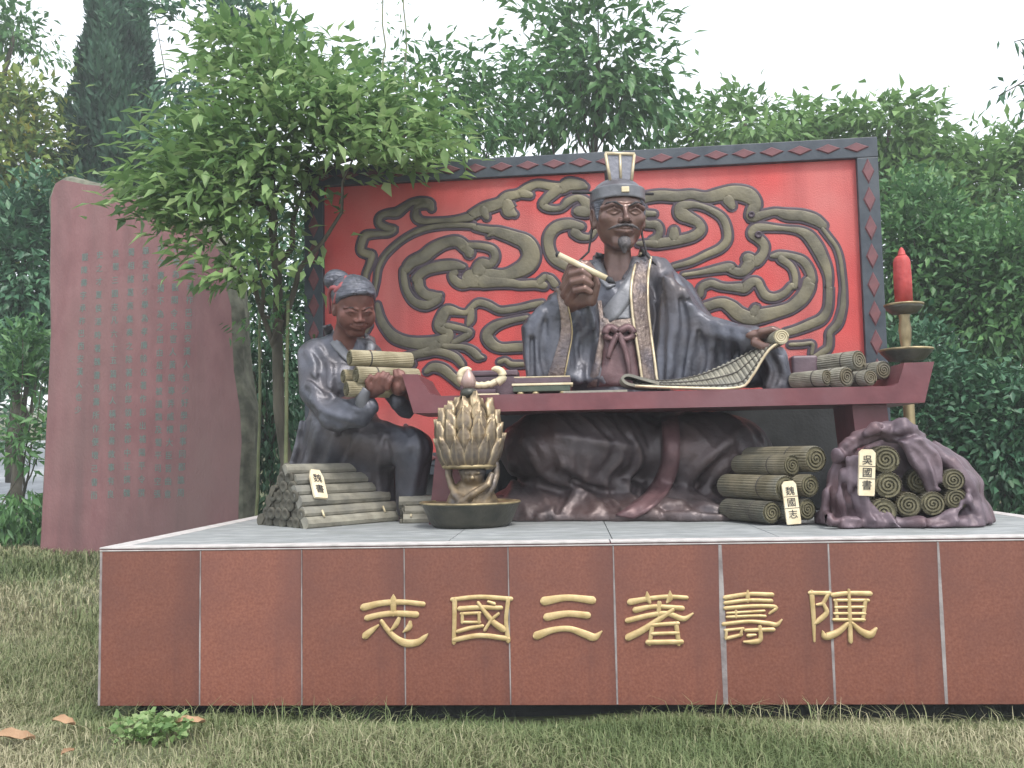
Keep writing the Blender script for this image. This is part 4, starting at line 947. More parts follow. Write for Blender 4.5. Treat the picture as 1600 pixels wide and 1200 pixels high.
for px, py, r, Yn, L, lab in [(1275, 717, .088, .98, .75, 'large rolled scroll on top of the floor pile, closest to the cloth bundle'), (1238, 727, .072, 1.00, .62, 'smaller rolled scroll on top of the floor pile, left of the largest one'),
                              (1228, 763, .086, .95, .70, 'long rolled scroll in the middle of the floor pile, above the cream label'), (1266, 759, .076, .93, .60, 'rolled scroll in the middle row of the floor pile touching the cloth bundle'),
                              (1206, 801, .074, .93, .52, 'dark rolled scroll at the left foot of the floor pile by the robe hem'), (1240, 800, .074, .95, .55, 'rolled scroll at the bottom of the floor pile behind the cream label'), (1262, 796, .072, .92, .55, 'rolled scroll at the right foot of the floor pile against the cloth bundle')]:
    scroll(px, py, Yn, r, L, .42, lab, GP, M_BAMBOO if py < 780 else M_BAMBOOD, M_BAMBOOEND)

def label_tag(px, py, w_, h_, Yn, tilt, chars, name, lab, parent=None, lean=0.0, shape=.3):
    p = at(px, py, Yn); hw, hh = w_/2, h_/2
    oc = [(-hw*.94, -hh), (hw*.94, -hh), (hw, -hh*.9), (hw, hh*(1-shape*.6)), (hw*.62, hh*.985), (-hw*.62, hh*.985), (-hw, hh*(1-shape*.6)), (-hw, -hh*.9)]
    me = bm_mesh(name, lambda bm: bmesh.ops.extrude_face_region(bm, geom=[bm.faces.new([bm.verts.new((x, .012, z)) for x, z in oc])]) and None, 0)
    V = [(x, y, z) for y in (-.012, .012) for x, z in oc]; n = len(oc)
    me = bm_mesh(name, lambda bm: [bm.faces.new([vv[i] for i in f]) for vv in [[bm.verts.new(v) for v in V]] for f in [tuple(range(n)), tuple(range(2*n-1, n-1, -1))]+[(i, i+n, (i+1) % n+n, (i+1) % n) for i in range(n)]], .003)
    M_ = Matrix.Translation(tuple(p)) @ Matrix.Rotation(lean, 4, 'X') @ Matrix.Rotation(tilt, 4, 'Y')
    if parent is None:
        o = thing(name, p, lab, 'label')
    else: o = parent
    add('label_plate', me, M_TAG, o, M_)
    nC = len(chars); st_ = h_*.80/nC
    t = text_mesh('label_lettering', [(c, 0, hh*.80-st_*(i+.5)) for i, c in enumerate(chars)], min(w_*.66, st_*.86), .0012)
    add('label_lettering', t, M_INK, o, M_ @ Matrix.Translation((0, -.0142, 0)))
    if nC == 3:
        for i in (1, 2): add('label_joint', box_mesh('label_joint', (-hw*.98, -.0132, hh*.80-st_*i-.002), (hw*.98, -.011, hh*.80-st_*i+.002), 0), M_CORD, o, M_)
    return o
label_tag(1236, 785, .092, .285, .885, math.radians(-4), '魏國志', 'scroll_label', 'cream lettered label leaning against the floor pile of rolled scrolls', None, math.radians(-6))

# ------------------------------------------------------------------ cloth bundle of scrolls
def wrap0(p):
    d = ell(p, at(1412, 770, .98), (.49, .40, .335))
    d = smin(d, ell(p, (*at(1412, 815, .92)[:2], ZP+.02), (.56, .42, .16)), .10)
    d = smin(d, chain(p, [A4(1385, 700, .98, .12), A4(1387, 678, .98, .07)]), .10)
    d = smin(d, chain(p, [A4(1425, 712, .95, .10), A4(1474, 748, .92, .11), A4(1504, 794, .88, .10)]), .10)
    P = [tuple(at(x, y, .60)[[0, 2]]) for x, y in [(1346, 700), (1392, 688), (1440, 694), (1478, 716), (1504, 738), (1516, 776), (1500, 806), (1450, 819), (1396, 819), (1362, 802), (1346, 760)]]
    d = smax(d, -prism(p, P, .50, .36, .03), .05)
    return smax(d, ZP+.002-p[:, 2], .02)
W_R = [[(1385, 674, .055), (1360, 680, .055), (1332, 694, .058), (1312, 712, .05)], [(1388, 676, .055), (1420, 684, .060), (1450, 702, .055), (1478, 724, .045)], [(1312, 716, .045), (1303, 750, .048), (1296, 785, .05), (1294, 812, .045)],
       [(1330, 718, .030), (1328, 752, .034), (1338, 785, .036), (1362, 806, .034), (1400, 818, .03)], [(1345, 716, .024), (1344, 750, .028), (1352, 782, .030), (1376, 804, .028), (1410, 815, .02)], [(1300, 815, .04), (1350, 818, .042), (1410, 823, .04), (1470, 824, .042), (1530, 820, .04)],
       [(1486, 722, .030), (1512, 746, .030), (1522, 785, .034), (1530, 812, .038)], [(1420, 818, .024), (1460, 812, .026), (1495, 798, .026), (1512, 775, .02)], [(1318, 735, .02), (1314, 775, .024), (1322, 808, .022)]]
def fixY(l, Y): return [A4(x, y, Y, r) for x, y, r in l]
W_CH = [fixY(W_R[0], .78), fixY(W_R[1], .76), fixY(W_R[2], .86), fixY(W_R[3], .66), fixY(W_R[4], .62), fixY(W_R[5], .60), fixY(W_R[6], .72), fixY(W_R[7], .58), fixY(W_R[8], .70)]
W_CH = [[tuple(q) for q in crom(c, 4)] for c in W_CH]
FP = [tuple(at(x, y, .66)[[0, 2]]) for x, y in [(1404, 688), (1436, 684), (1462, 704), (1475, 736), (1469, 767), (1450, 773), (1436, 746), (1420, 716)]]
def wrap(p):
    d = wrap0(p)
    for ch in W_CH: d = smin(d, chain(p, ch), .03)
    fl = prism(p, FP, .665, .055, .05)
    d = smin(d, fl, .03)
    d = smin(d, ell(p, at(1385, 671, .76), (.085, .07, .055)), .03); d = smin(d, chain(p, [A4(1390, 670, .72, .045), A4(1410, 664, .70, .052), A4(1428, 669, .70, .030)]), .015); d = smin(d, chain(p, [A4(1382, 670, .72, .045), A4(1366, 668, .70, .042), A4(1354, 677, .70, .022)]), .015); d = smax(d, -chain(p, [A4(1396, 664, .68, .010), A4(1394, 682, .68, .012)]), .012); d = smax(d, -chain(p, [A4(1376, 664, .68, .010), A4(1377, 682, .68, .012)]), .012)
    d = smin(d, ell(p, at(1311, 717, .80), (.05, .05, .045)), .02)
    d = d+wrinkle(p, 44, 9, .010, 2.1)+.006*np.sin(p[:, 2]*38+p[:, 0]*17+2*np.sin(p[:, 0]*9))
    return smax(d, ZP+.002-p[:, 2], .01)
wrg = with_folds(wrap, [[(1402, 676, .016), (1450, 692, .022), (1496, 736, .022), (1522, 800, .018)], [(1412, 670, .014), (1464, 694, .020), (1512, 750, .022), (1536, 808, .016)], [(1420, 668, .012), (1480, 704, .016), (1530, 780, .014)], [(1428, 688, .012), (1452, 716, .016), (1464, 764, .014)], [(1296, 760, .014), (1290, 795, .018), (1300, 815, .014)]], [[(1320, 704, .010), (1345, 690, .014), (1378, 680, .008)], [(1326, 712, .008), (1352, 699, .012), (1380, 688, .008)], [(1400, 682, .008), (1430, 692, .013), (1462, 714, .010)], [(1306, 740, .010), (1302, 780, .014), (1306, 808, .01)], [(1420, 696, .008), (1442, 722, .014), (1456, 766, .012)], [(1436, 692, .008), (1460, 724, .014), (1470, 768, .012)],
                          [(1322, 730, .01), (1321, 765, .014), (1334, 800, .012)], [(1320, 817, .008), (1390, 822, .012), (1470, 822, .012), (1520, 818, .008)], [(1500, 760, .01), (1510, 795, .012), (1520, 815, .01)]], .03, .03)
cb = thing('cloth_bundle', (*at(1412, 815, .9)[:2], ZP), 'knotted mauve cloth bundle with rolled scrolls showing through its open front', 'bundle')
add('wrapping_cloth', sdf_mesh('wrapping_cloth', wrg, (at(1270, 800, .9)[0], .38, ZP-.02), (at(1548, 800, .9)[0], 1.45, at(1390, 655, .8)[2]), .0105), M_WRAP, cb)
GB = 'rolled bamboo scrolls packed in the cloth bundle'
for px, py, r, lab in [(1384, 718, .082, 'rolled scroll topmost in the cloth bundle, right of the long label'), (1388, 758, .080, 'rolled scroll in the cloth bundle directly below the topmost one'), (1380, 800, .080, 'rolled scroll at the bottom left of the opening in the cloth bundle, its spiral loose'),
                       (1420, 789, .074, 'rolled scroll in the bottom row of the cloth bundle, second from the left'), (1458, 787, .072, 'rolled scroll in the bottom row of the cloth bundle, below the hanging flap'), (1494, 780, .066, 'small rolled scroll at the bottom right of the opening in the cloth bundle'), (1490, 750, .066, 'rolled scroll at the right of the cloth bundle, above the small one')]:
    scroll(px, py, .625 if py < 790 else .60, r*1.06, .5, -.15, lab, GB, M_BAMBOO, M_BAMBOOEND)
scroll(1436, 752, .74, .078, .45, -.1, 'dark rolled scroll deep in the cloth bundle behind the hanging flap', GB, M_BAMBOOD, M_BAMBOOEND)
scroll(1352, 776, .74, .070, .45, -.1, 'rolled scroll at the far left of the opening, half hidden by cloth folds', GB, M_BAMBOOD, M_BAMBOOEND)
for px, py, Yn, r, lab in [(1466, 712, .95, .07, 'rolled scroll end poking out at the upper right shoulder of the cloth bundle'), (1487, 738, 1.0, .06, 'rolled scroll end poking out halfway down the right side of the cloth bundle'), (1528, 790, 1.05, .10, 'thick rolled scroll standing out at the lower right behind the cloth bundle')]:
    scroll(px, py, Yn, r, .4, .5, lab, 'rolled scrolls sticking out behind the cloth bundle', M_BAMBOOG, M_BAMBOO)
label_tag(1354, 738, .098, .29, .575, math.radians(3), '吳國書', 'bundle_label', 'long cream lettered label hanging on the front of the cloth bundle', None, math.radians(3), .25)
# ------------------------------------------------------------------ low table with upturned ends
TY0, TY1 = 1.30, 2.02
tb = thing('low_table', (*at(1050, 640, 1.65)[:2], ZP), 'long maroon lacquered table with upturned ends in front of the seated scholar', 'table')
def xz(px, py, Y=TY0): return tuple(at(px, py, Y)[[0, 2]])
zt = (xz(690, 615.5)[1]+xz(1400, 606)[1])/2; zb = zt-.122
def table_top(bm):
    xl = [xz(646, 640)[0], xz(628, 582)[0], xz(653, 582)[0], xz(676, 613)[0]]; xr = [xz(1445, 630)[0], xz(1460, 570)[0], xz(1413, 572)[0], xz(1402, 604)[0]]
    zw = zt+.165
    prof = [(xl[0], zb), (xl[1], zw), (xl[2], zw-.004)]
    for t in (.3, .6, .85): prof.append((xl[2]+(xl[3]-xl[2])*t, zw-(zw-zt)*t**.8))
    prof += [(xl[3]+.05, zt), (xr[3]-.03, zt)]
    for t in (.85, .6, .3): prof.append((xr[2]+(xr[3]-xr[2])*t, zw-(zw-zt)*t**.8))
    prof += [(xr[2], zw-.004), (xr[1], zw), (xr[0], zb)]
    n = len(prof); v = [bm.verts.new((x, y, z)) for y in (TY0, TY1) for x, z in prof]
    bm.faces.new(v[:n]); bm.faces.new(v[n:][::-1])
    for i in range(n): bm.faces.new((v[i], v[i+n], v[(i+1) % n+n], v[(i+1) % n]))
add('table_top', bm_mesh('table_top', table_top, .006), M_LACQ, tb)
def legm(px0, px1, lean):
    x0 = xz(px0, 650, 1.45)[0]; x1 = xz(px1, 650, 1.45)[0]
    def f(bm):
        v = []
        for z, o in ((ZP+.001, lean), (zb-.001, 0)):
            for y in (1.42, 1.90):
                for x in (x0, x1): v.append(bm.verts.new((x+o, y, z)))
        for q in ((0, 1, 3, 2), (4, 6, 7, 5), (0, 4, 5, 1), (1, 5, 7, 3), (3, 7, 6, 2), (2, 6, 4, 0)): bm.faces.new([v[i] for i in q])
    return bm_mesh('leg', f, .006)
add('leg', legm(688, 738, -.09), M_LACQ, tb); add('leg', legm(1330, 1384, .06), M_LACQ, tb)

# things on the table
def on(px, Y): return at(px, 608, Y)[0], Y, zt
x, y, z = on(752, 1.50)
ir = thing('brush_rest', (x, y, z), 'gilt brush rest with curled horn ends and a scalloped edge on the table', 'brush rest')
add('foot_plate', box_mesh('foot_plate', (x-.125, y-.05, z+.001), (x+.135, y+.05, z+.020), .006), M_IVORY, ir)
add('plinth_block', box_mesh('plinth_block', (x-.10, y-.04, z+.021), (x+.11, y+.04, z+.052), .008), M_PURPLE, ir)
sv = []
for k in range(15):
    t = k/14*2-1; sv.append((x+.005+t*.12, y-.01, z+.075+.012*abs(math.sin(k*math.pi/2.8))+.03*t*t, .026))
add('scalloped_edge', tubes_mesh('scalloped_edge', [sv], 8), M_IVORY, ir)
for s in (-1, 1):
    h = [(x+.005+s*.115, y-.01, z+.10, .032), (x+.005+s*.155, y-.01, z+.135, .033), (x+.005+s*.150, y-.01, z+.180, .030), (x+.005+s*.110, y-.01, z+.205, .024), (x+.005+s*.075, y-.01, z+.200, .010)]
    add('horn', tubes_mesh('horn', [[tuple(q) for q in crom(h, 4)]], 9), M_IVORY, ir)
bx = thing('lacquer_chest', (x+.03, 1.72, z), 'dark purple lacquer chest behind the gilt brush rest', 'box')
add('chest_body', box_mesh('chest_body', (x-.17, 1.60, z+.001), (x+.26, 1.84, z+.16), .012), M_PURPLE, bx)
add('chest_lid', box_mesh('chest_lid', (x-.18, 1.59, z+.162), (x+.27, 1.85, z+.205), .012), M_PURPLE, bx)
x, y, z = on(848, 1.52)
ik = thing('lidded_ink_box', (x, y, z), 'flat two-tier inkstone box with pale edges and small gilt feet, in front of the cuff', 'ink box')
add('ink_tray', box_mesh('ink_tray', (x-.215, y-.13, z+.022), (x+.205, y+.13, z+.066), .006), M_GREENLAC, ik)
add('pale_rim', box_mesh('pale_rim', (x-.222, y-.136, z+.0665), (x+.225, y+.136, z+.083), .004), M_IVORY, ik)
add('ink_lid', box_mesh('ink_lid', (x-.205, y-.125, z+.0835), (x+.21, y+.125, z+.124), .006), M_PURPLE, ik)
add('lid_rim', box_mesh('lid_rim', (x-.205, y-.126, z+.1245), (x+.205, y+.126, z+.134), .003), M_TRIM, ik)
for dx in (-.16, -.05, .15):
    add('foot', lathe('foot', [(.018, 0), (.028, .008), (.024, .018), (.02, .022)], 12), M_GILTDARK, ik, Matrix.Translation((x+dx, y-.11, z)))
p0 = at(1235, 600, 1.95); p1 = at(1274, 556, 1.95)
ab = thing('arm_block', (*at(1254, 600, 1.9)[:2], zt), 'dark purple lacquer block standing behind the scholar sleeve on the table', 'block')
add('block', box_mesh('block', (p0[0], 1.87, zt+.001), (p1[0], 2.00, p1[2]), .03, 4), M_PURPLE, ab)
sh = thing('paper_sheet', (*at(1000, 606, 1.45)[:2], zt), 'pale flat writing sheet lying along the table front under the open scroll', 'sheet')
add('sheet', box_mesh('sheet', (at(880, 606, 1.36)[0], 1.345, zt+.0005), (at(980, 606, 1.36)[0], 1.62, zt+.018), .003), M_BAMBOOG, sh)

# ------------------------------------------------------------------ lotus censer
LX, LY = at(735, 800, 1.22)[0], 1.22
def pz(py): return at(735, py, LY)[2]
def pr(w_): return w_*(LY-CAM[1])/FPX
lt = thing('lotus_censer', (LX, LY, ZP), 'gilded bronze lotus bud censer carried by a crouching figure in a shallow bowl', 'censer')
zr = pz(791)+.02; zb_ = ZP+.002
LM = Matrix.Translation((LX, LY, 0))
add('bowl', lathe('bowl', [(.10, zb_), (pr(58), zb_), (pr(64), zb_+.03), (pr(76), zr-.004), (pr(77.5), zr), (pr(76), zr+.008), (pr(72), zr), (pr(60), zr-.06), (.10, zr-.075)], 40, True, lambda a, r, z: 1+.012*math.sin(3*a+1)), M_BOWL, lt, LM)
add('bowl_rim', lathe('bowl_rim', [(pr(76), zr+.001), (pr(79), zr+.006), (pr(78.5), zr+.016), (pr(75.5), zr+.017), (pr(74), zr+.006)], 44), M_GILTDARK, lt, LM)
def imp(p):
    f = lambda px, py, dy=0.0: at(px, py, LY-dy)
    d = ell(p, f(738, 790), (.185, .15, .17))
    d = smin(d, ell(p, f(738, 765), (.12, .10, .09)), .05)
    h = ell(p, f(738, 742, .06), (.085, .085, .085)); h = smin(h, ell(p, f(738, 736, .05), (.10, .09, .035)), .02)
    h = smin(h, ell(p, f(738, 746, .145), (.016, .02, .018)), .012); h = smin(h, cap(p, f(728, 739, .135), f(748, 739, .135), .010, .010), .01)
    for s in (-5, 5): h = smax(h, -ell(p, f(738+s, 743, .15), (.014, .02, .008)), .008)
    h = smax(h, -cap(p, f(732, 753, .145), f(744, 753, .145), .006, .006), .006)
    d = smin(d, h, .025)
    for s in (-1, 1):
        d = smin(d, chain(p, [(*f(738+s*22, 775, .08), .030), (*f(738+s*32, 760, .06), .026), (*f(738+s*37, 742, .02), .026), (*f(738+s*36, 726, 0), .030)]), .02)
    d = smin(d, chain(p, [(*f(768, 742, .10), .022), (*f(762, 757, .15), .026), (*f(738, 773, .175), .028), (*f(716, 790, .14), .022)]), .02)
    d = smin(d, chain(p, [(*f(710, 772, .08), .025), (*f(722, 782, .14), .028), (*f(735, 795, .17), .022)]), .02)
    return d
add('crouching_figure', sdf_mesh('crouching_figure', imp, (LX-.28, LY-.26, ZP), (LX+.28, LY+.24, pz(716)), .0085), M_LOTUS, lt)
add('lotus_core', lathe('lotus_core', [(.05, pz(735)), (pr(37), pz(731)), (pr(46), pz(715)), (pr(48), pz(700)), (pr(46), pz(688)), (pr(41), pz(668)), (pr(35), pz(652)), (pr(26), pz(638)), (pr(15), pz(627)), (pr(8), pz(621))], 40), M_LOTUS, lt, LM)
add('lotus_ring', lathe('lotus_ring', [(pr(36), pz(732)), (pr(42), pz(731)), (pr(44), pz(728.5)), (pr(42), pz(726)), (pr(36), pz(725))], 40), M_GILTDARK, lt, LM)
def petal(rb, rt, z0, z1, w_):
    V = []; F = []; nu, nv = 6, 8
    for side in (0, 1):
        for j in range(nv+1):
            t = j/nv; wd = w_*.92*(math.sin(math.pi*min(.98, .22+.72*t))**.8)*(1 if t < .72 else max(.03, (1-(t-.72)/.28)**.75))
            r0 = rb+(rt-rb)*t+.024*math.sin(t*math.pi)+(.026*max(0, t-.7)/.3)
            for i in range(nu+1):
                s = i/nu*2-1
                V.append((r0-.02*s*s+(.008 if abs(s) < .2 else 0)-side*.018, s*wd, z0+(z1-z0)*t))
    m = (nv+1)*(nu+1)
    for j in range(nv):
        for i in range(nu):
            a = j*(nu+1)+i; F.append((a, a+1, a+nu+2, a+nu+1)); F.append((m+a, m+a+nu+1, m+a+nu+2, m+a+1))
        for i in (0, nu):
            a = j*(nu+1)+i; q = (a, a+nu+1, m+a+nu+1, m+a); F.append(q if i == 0 else q[::-1])
    for i in range(nu):
        a = nv*(nu+1)+i; F.append((a, a+1, m+a+1, m+a))
    me = pyd('petal', V, F, True); bm = bmesh.new(); bm.from_mesh(me); bmesh.ops.recalc_face_normals(bm, faces=bm.faces[:]); bm.to_mesh(me); bm.free(); return me
for (rb, rt, y0, y1, n, ph, wd) in [(40, 50.5, 731, 683, 13, .1, .062), (47, 47.5, 704, 660, 13, .6, .060), (45, 41.5, 682, 643, 11, .1, .060), (40, 32, 664, 629, 9, .55, .058), (28, 15, 648, 616, 6, .2, .055)]:
    me = petal(pr(rb), pr(rt), pz(y0), pz(y1), wd)
    for k in range(n):
        j = random.uniform(-.03, .03)
        add('petal', me, M_LOTUS, lt, LM @ Matrix.Rotation(2*math.pi*(k+ph)/n+j, 4, 'Z') @ Matrix.Scale(1+random.uniform(-.02, .02), 4))
add('finial_collar', lathe('finial_collar', [(pr(5), pz(623)), (pr(12), pz(620)), (pr(14), pz(614)), (pr(11), pz(608)), (pr(6), pz(606))], 24), M_BOWL, lt, LM)
add('finial', lathe('finial', [(pr(7), pz(608)), (pr(11), pz(602)), (pr(12), pz(596)), (pr(10), pz(589)), (pr(6), pz(582)), (pr(3), pz(578)), (pr(1), pz(576))], 24), mat('pinkish_gilt', (.30, .20, .18), (.45, .33, .29), 9, .4, metal=.3), lt, LM)

# ------------------------------------------------------------------ candle and its stand
CY = 2.25; CX = at(1416, 553, CY)[0]
def cz(py): return at(1416, py, CY)[2]
def cr(w_): return w_*(CY-CAM[1])/FPX
cs = thing('candle_stand', (CX, CY, ZP), 'tall dark bronze candle stand with two dishes behind the right end of the table', 'candle stand')
CM = Matrix.Translation((CX, CY, 0))
add('pole', lathe('pole', [(.16, ZP+.002), (.17, ZP+.02), (.06, ZP+.06), (cr(9), ZP+.10), (cr(8), cz(640)), (cr(9), cz(566))], 20), M_GILTDARK, cs, CM)
add('lower_dish', lathe('lower_dish', [(cr(10), cz(566)), (cr(26), cz(563)), (cr(37), cz(551)), (cr(38.5), cz(547)), (cr(37), cz(546)), (cr(30), cz(550)), (cr(8), cz(551))], 36), M_BOWL, cs, CM)
add('dish_rim', lathe('dish_rim', [(cr(37), cz(549)), (cr(39.5), cz(548)), (cr(39.5), cz(545.5)), (cr(37), cz(545))], 36), M_GILTDARK, cs, CM)
add('baluster', lathe('baluster', [(cr(9), cz(551)), (cr(6.5), cz(543)), (cr(8.5), cz(530)), (cr(9.5), cz(515)), (cr(7.5), cz(498)), (cr(9), cz(492)), (cr(8), cz(489))], 20), M_GILTDARK, cs, CM)
add('upper_dish', lathe('upper_dish', [(cr(8), cz(492)), (cr(18), cz(490)), (cr(26), cz(483)), (cr(28), cz(477)), (cr(26), cz(476)), (cr(10), cz(478))], 36), M_BOWL, cs, CM)
add('dish_rim', lathe('dish_rim', [(cr(26.5), cz(478.5)), (cr(29), cz(477.5)), (cr(29), cz(475)), (cr(26.5), cz(474.5))], 36), M_GILTDARK, cs, CM)
ca = thing('red_candle', (CX, CY, cz(477)), 'stout red candle with a pointed top on the tall bronze stand', 'candle')
dx = at(1411, 430, CY)[0]-CX
add('wax', lathe('wax', [(cr(13), cz(477)), (cr(13.2), cz(440)), (cr(12.6), cz(409)), (cr(11), cz(404)), (cr(8), cz(400))], 24, True, lambda a, r, z: 1+.03*math.sin(3*a)+.02*math.sin(7*a+z*9)), M_CANDLE, ca, Matrix.Translation((CX+dx*.5, CY, 0)))
add('flame_tip', lathe('flame_tip', [(cr(8), cz(400)), (cr(5.5), cz(397)), (cr(5), cz(393)), (cr(2.5), cz(388)), (cr(.6), cz(386))], 16), M_CANDLE, ca, Matrix.Translation((CX+dx*.5, CY, 0)))

# ------------------------------------------------------------------ slip bundles on the left
_se = {}
def slip_bundle(pA, pB, pC, h, n_front, label, name, tagged, mats=(M_BAMBOOG, M_BAMBOOD)):
    """prism heap: near-left foot pA, near-right foot pB, back-left foot pC on the plinth; long slips stepping up the slope"""
    pA, pB, pC = [np.array([p[0], p[1], ZP]) for p in (pA, pB, pC)]
    ax = pB-pA; L = np.linalg.norm(ax); ax /= L; bk = pC-pA; Wd = np.linalg.norm(bk); bk /= Wd; up = np.array([0, 0, 1.])
    o = thing(name, tuple((pA+pB+pC)/3), label, 'bamboo bundle')
    apex = pA+bk*Wd*.42+up*h
    # core
    q = [pA+bk*.04, pC-bk*.04, apex-up*.05]
    V = q+[v+ax*(L-.06) for v in q]; V = [np.array(v)+ax*.03 for v in V]
    add('core', pyd('core', V, [(0, 1, 2), (5, 4, 3), (0, 3, 4, 1), (1, 4, 5, 2), (2, 5, 3, 0)]), M_BAMBOOD, o)
    def slip(c0, e1, e2, w_, t_, l0, l1, m):
        # one long half-round slip with a cut end; e1 along the slope, e2 outwards
        sec = [(-.5, -.5), (-.48, .15), (-.3, .45), (0, .55), (.32, .42), (.48, .1), (.5, -.5)]; V = []; F = []; k = len(sec); st_ = 5
        for i in range(st_+1):
            l = l0+(l1-l0)*i/st_; b = random.uniform(-.004, .004)
            for a, b2 in sec: V.append(c0+ax*l+e1*(a*w_)+e2*(b2*t_+b))
        for i in range(st_):
            for j in range(k): F.append((i*k+j, (i+1)*k+j, (i+1)*k+(j+1) % k, i*k+(j+1) % k))
        F.append(tuple(range(k))); F.append(tuple(st_*k+j for j in range(k-1, -1, -1)))
        me = pyd('bamboo_slip', V, F); bm = bmesh.new(); bm.from_mesh(me); bmesh.ops.recalc_face_normals(bm, faces=bm.faces[:]); bm.to_mesh(me); bm.free()
        add('bamboo_slip', me, m, o)
    for (P, Q, nn, m) in ((pA, apex, n_front, mats[0]), (pC, apex, n_front, mats[1])):
        e1 = (Q-P); S_ = np.linalg.norm(e1); e1 = e1/S_; e2 = np.cross(e1, ax); e2 /= np.linalg.norm(e2)
        if e2[2] < 0: e2 = -e2
        for i in range(nn):
            t = (i+.5)/nn; big = i % 2 == 0
            slip(P+e1*S_*t, e1, e2, S_/nn*(1.0 if big else .92), .075 if big else .05, random.uniform(-.03, .02), L+random.uniform(-.05, .03), m)
    # cut ends on the near-left gable
    for i in range(7):
        for j in range(7-i):
            c = pA+bk*Wd*((j+.5+.42*i)/7)+up*(h*(i+.45)/7)
            r = Wd/7*.5
            me = _se.setdefault(round(r, 4), None) or lathe('slip_end', [(r, 0), (r*.95, .02), (r*.55, .022), (r*.3, .012)], 10); _se[round(r, 4)] = me
            z_ = Vector(-ax); mm = Matrix.Translation(tuple(c+ax*random.uniform(.0, .03))) @ z_.to_track_quat('Z', 'Y').to_matrix().to_4x4()
            add('slip_end', me, M_BAMBOOD, o, mm)
    for t in (.16, .84): 
        c = pA+ax*L*t
        for u in (.10,):
            e1 = apex-pA
            add('tie', tubes_mesh('tie', [[tuple(np.append(c+e1*(u+k*.05)+np.cross(e1/np.linalg.norm(e1), ax)*0+(-bk*.035+up*.03), .008)) for k in range(3)]], 6), M_IVORY, o)
    return o, apex, ax
pA = at(482, 826, Z=ZP); pB = at(622, 814, Z=ZP); pC = at(404, 820, Z=ZP)
bo, apx, bax = slip_bundle(pA, pB, pC, .46, 6, 'big gabled heap of bamboo slips with a cream label, left front of the boy', 'bamboo_slip_bundle', True)
pA2 = at(628, 818, Z=ZP)
b2, _, _ = slip_bundle(pA2, pA2+np.array([.42, .10, 0]), pA2+np.array([-.05, .32, 0]), .19, 3, 'small low heap of bamboo slips behind the rim of the censer bowl', 'bamboo_slip_bundle', False)
e1 = (apx-pA)/np.linalg.norm(apx-pA); e2 = np.cross(e1, bax); e2 = e2 if e2[2] > 0 else -e2
# label lying on the slope of the big heap
c = pA+bax*.16+e1*np.linalg.norm(apx-pA)*.60+e2*.062
LMx = Matrix(((bax[0], -e2[0], e1[0], c[0]), (bax[1], -e2[1], e1[1], c[1]), (bax[2], -e2[2], e1[2], c[2]), (0, 0, 0, 1)))
tg = thing('slip_label', tuple(c), 'small cream lettered label lying on the sloping face of the gabled bamboo heap', 'label')
oc = [(-.052, -.12), (.052, -.12), (.056, -.10), (.056, .06), (.036, .12), (-.036, .12), (-.056, .06), (-.056, -.10)]; nO = len(oc)
V = [(x, y, z) for y in (-.010, .010) for x, z in oc]
add('label_plate', bm_mesh('label_plate', lambda bm: [bm.faces.new([vv[i] for i in f]) for vv in [[bm.verts.new(v) for v in V]] for f in [tuple(range(nO)), tuple(range(2*nO-1, nO-1, -1))]+[(i, i+nO, (i+1) % nO+nO, (i+1) % nO) for i in range(nO)]], .003), M_TAG, tg, LMx @ Matrix.Rotation(math.radians(8), 4, 'Y'))
add('label_lettering', text_mesh('label_lettering', [('魏', 0, .045), ('書', 0, -.045)], .075, .0012), M_INK, tg, LMx @ Matrix.Rotation(math.radians(8), 4, 'Y') @ Matrix.Translation((0, -.0124, 0)))

# ------------------------------------------------------------------ attendant boy
BY = 1.62
BO = np.array(at(553, 478, BY)); BS = .425
BR = rotz(math.radians(32)) @ rotx(math.radians(30)) @ roty(math.radians(-4)) @ np.diag([1., -1., 1.])
BS_ = f32(BS)
by = thing('attendant_statue', (*at(560, 760, 1.75)[:2], ZP), 'crouching boy attendant statue with a red hair ribbon hugging rolled scrolls', 'statue')
def boy_body(p):
    d = head_sdf(local(p, BO, BR, BS), False)*BS_
    d = smin(d, chain(p, [(*at(545, 500, BY+.08), .085), (*at(535, 545, BY+.16), .10)]), .05)
    d = smin(d, ell(p, at(535, 600, BY+.2), (.22, .17, .34)), .08)
    d = smin(d, chain(p, [A4(494, 560, BY+.16, .06), A4(515, 640, 1.60, .05), A4(583, 612, 1.40, .050)]), .04)
    d = smin(d, chain(p, [A4(578, 560, BY+.18, .08), A4(640, 630, 1.62, .06), A4(622, 608, 1.47, .048)]), .04)
    # near hand under and round the scrolls
    d = smin(d, ell(p, at(590, 604, 1.36), (.070, .05, .062)), .03)
    for i, (x0, y0) in enumerate([(584, 597), (592, 595), (599, 597), (605, 602)]):
        d = smin(d, chain(p, [A4(x0, y0+4, 1.33, .024), A4(x0+3, y0-6, 1.315, .022), A4(x0+7, y0-12, 1.325, .018)]), .008)
    d = smin(d, chain(p, [A4(578, 606, 1.33, .026), A4(574, 596, 1.31, .022), A4(579, 588, 1.31, .018)]), .012)
    # far hand at the ends
    d = smin(d, ell(p, at(622, 604, 1.42), (.055, .06, .065)), .03)
    for i, (x0, y0) in enumerate([(616, 594), (622, 593), (628, 596), (632, 603)]):
        d = smin(d, chain(p, [A4(x0, y0+4, 1.39, .023), A4(x0+3, y0-6, 1.375, .021), A4(x0+1, y0-14, 1.385, .017)]), .008)
    return d
add('body', sdf_mesh('body', boy_body, (at(474, 600, 1.6)[0], 1.22, at(540, 690, 1.7)[2]), (at(650, 600, 1.6)[0], 2.12, at(553, 420, BY)[2]), .0072), M_BOYSKIN, by)
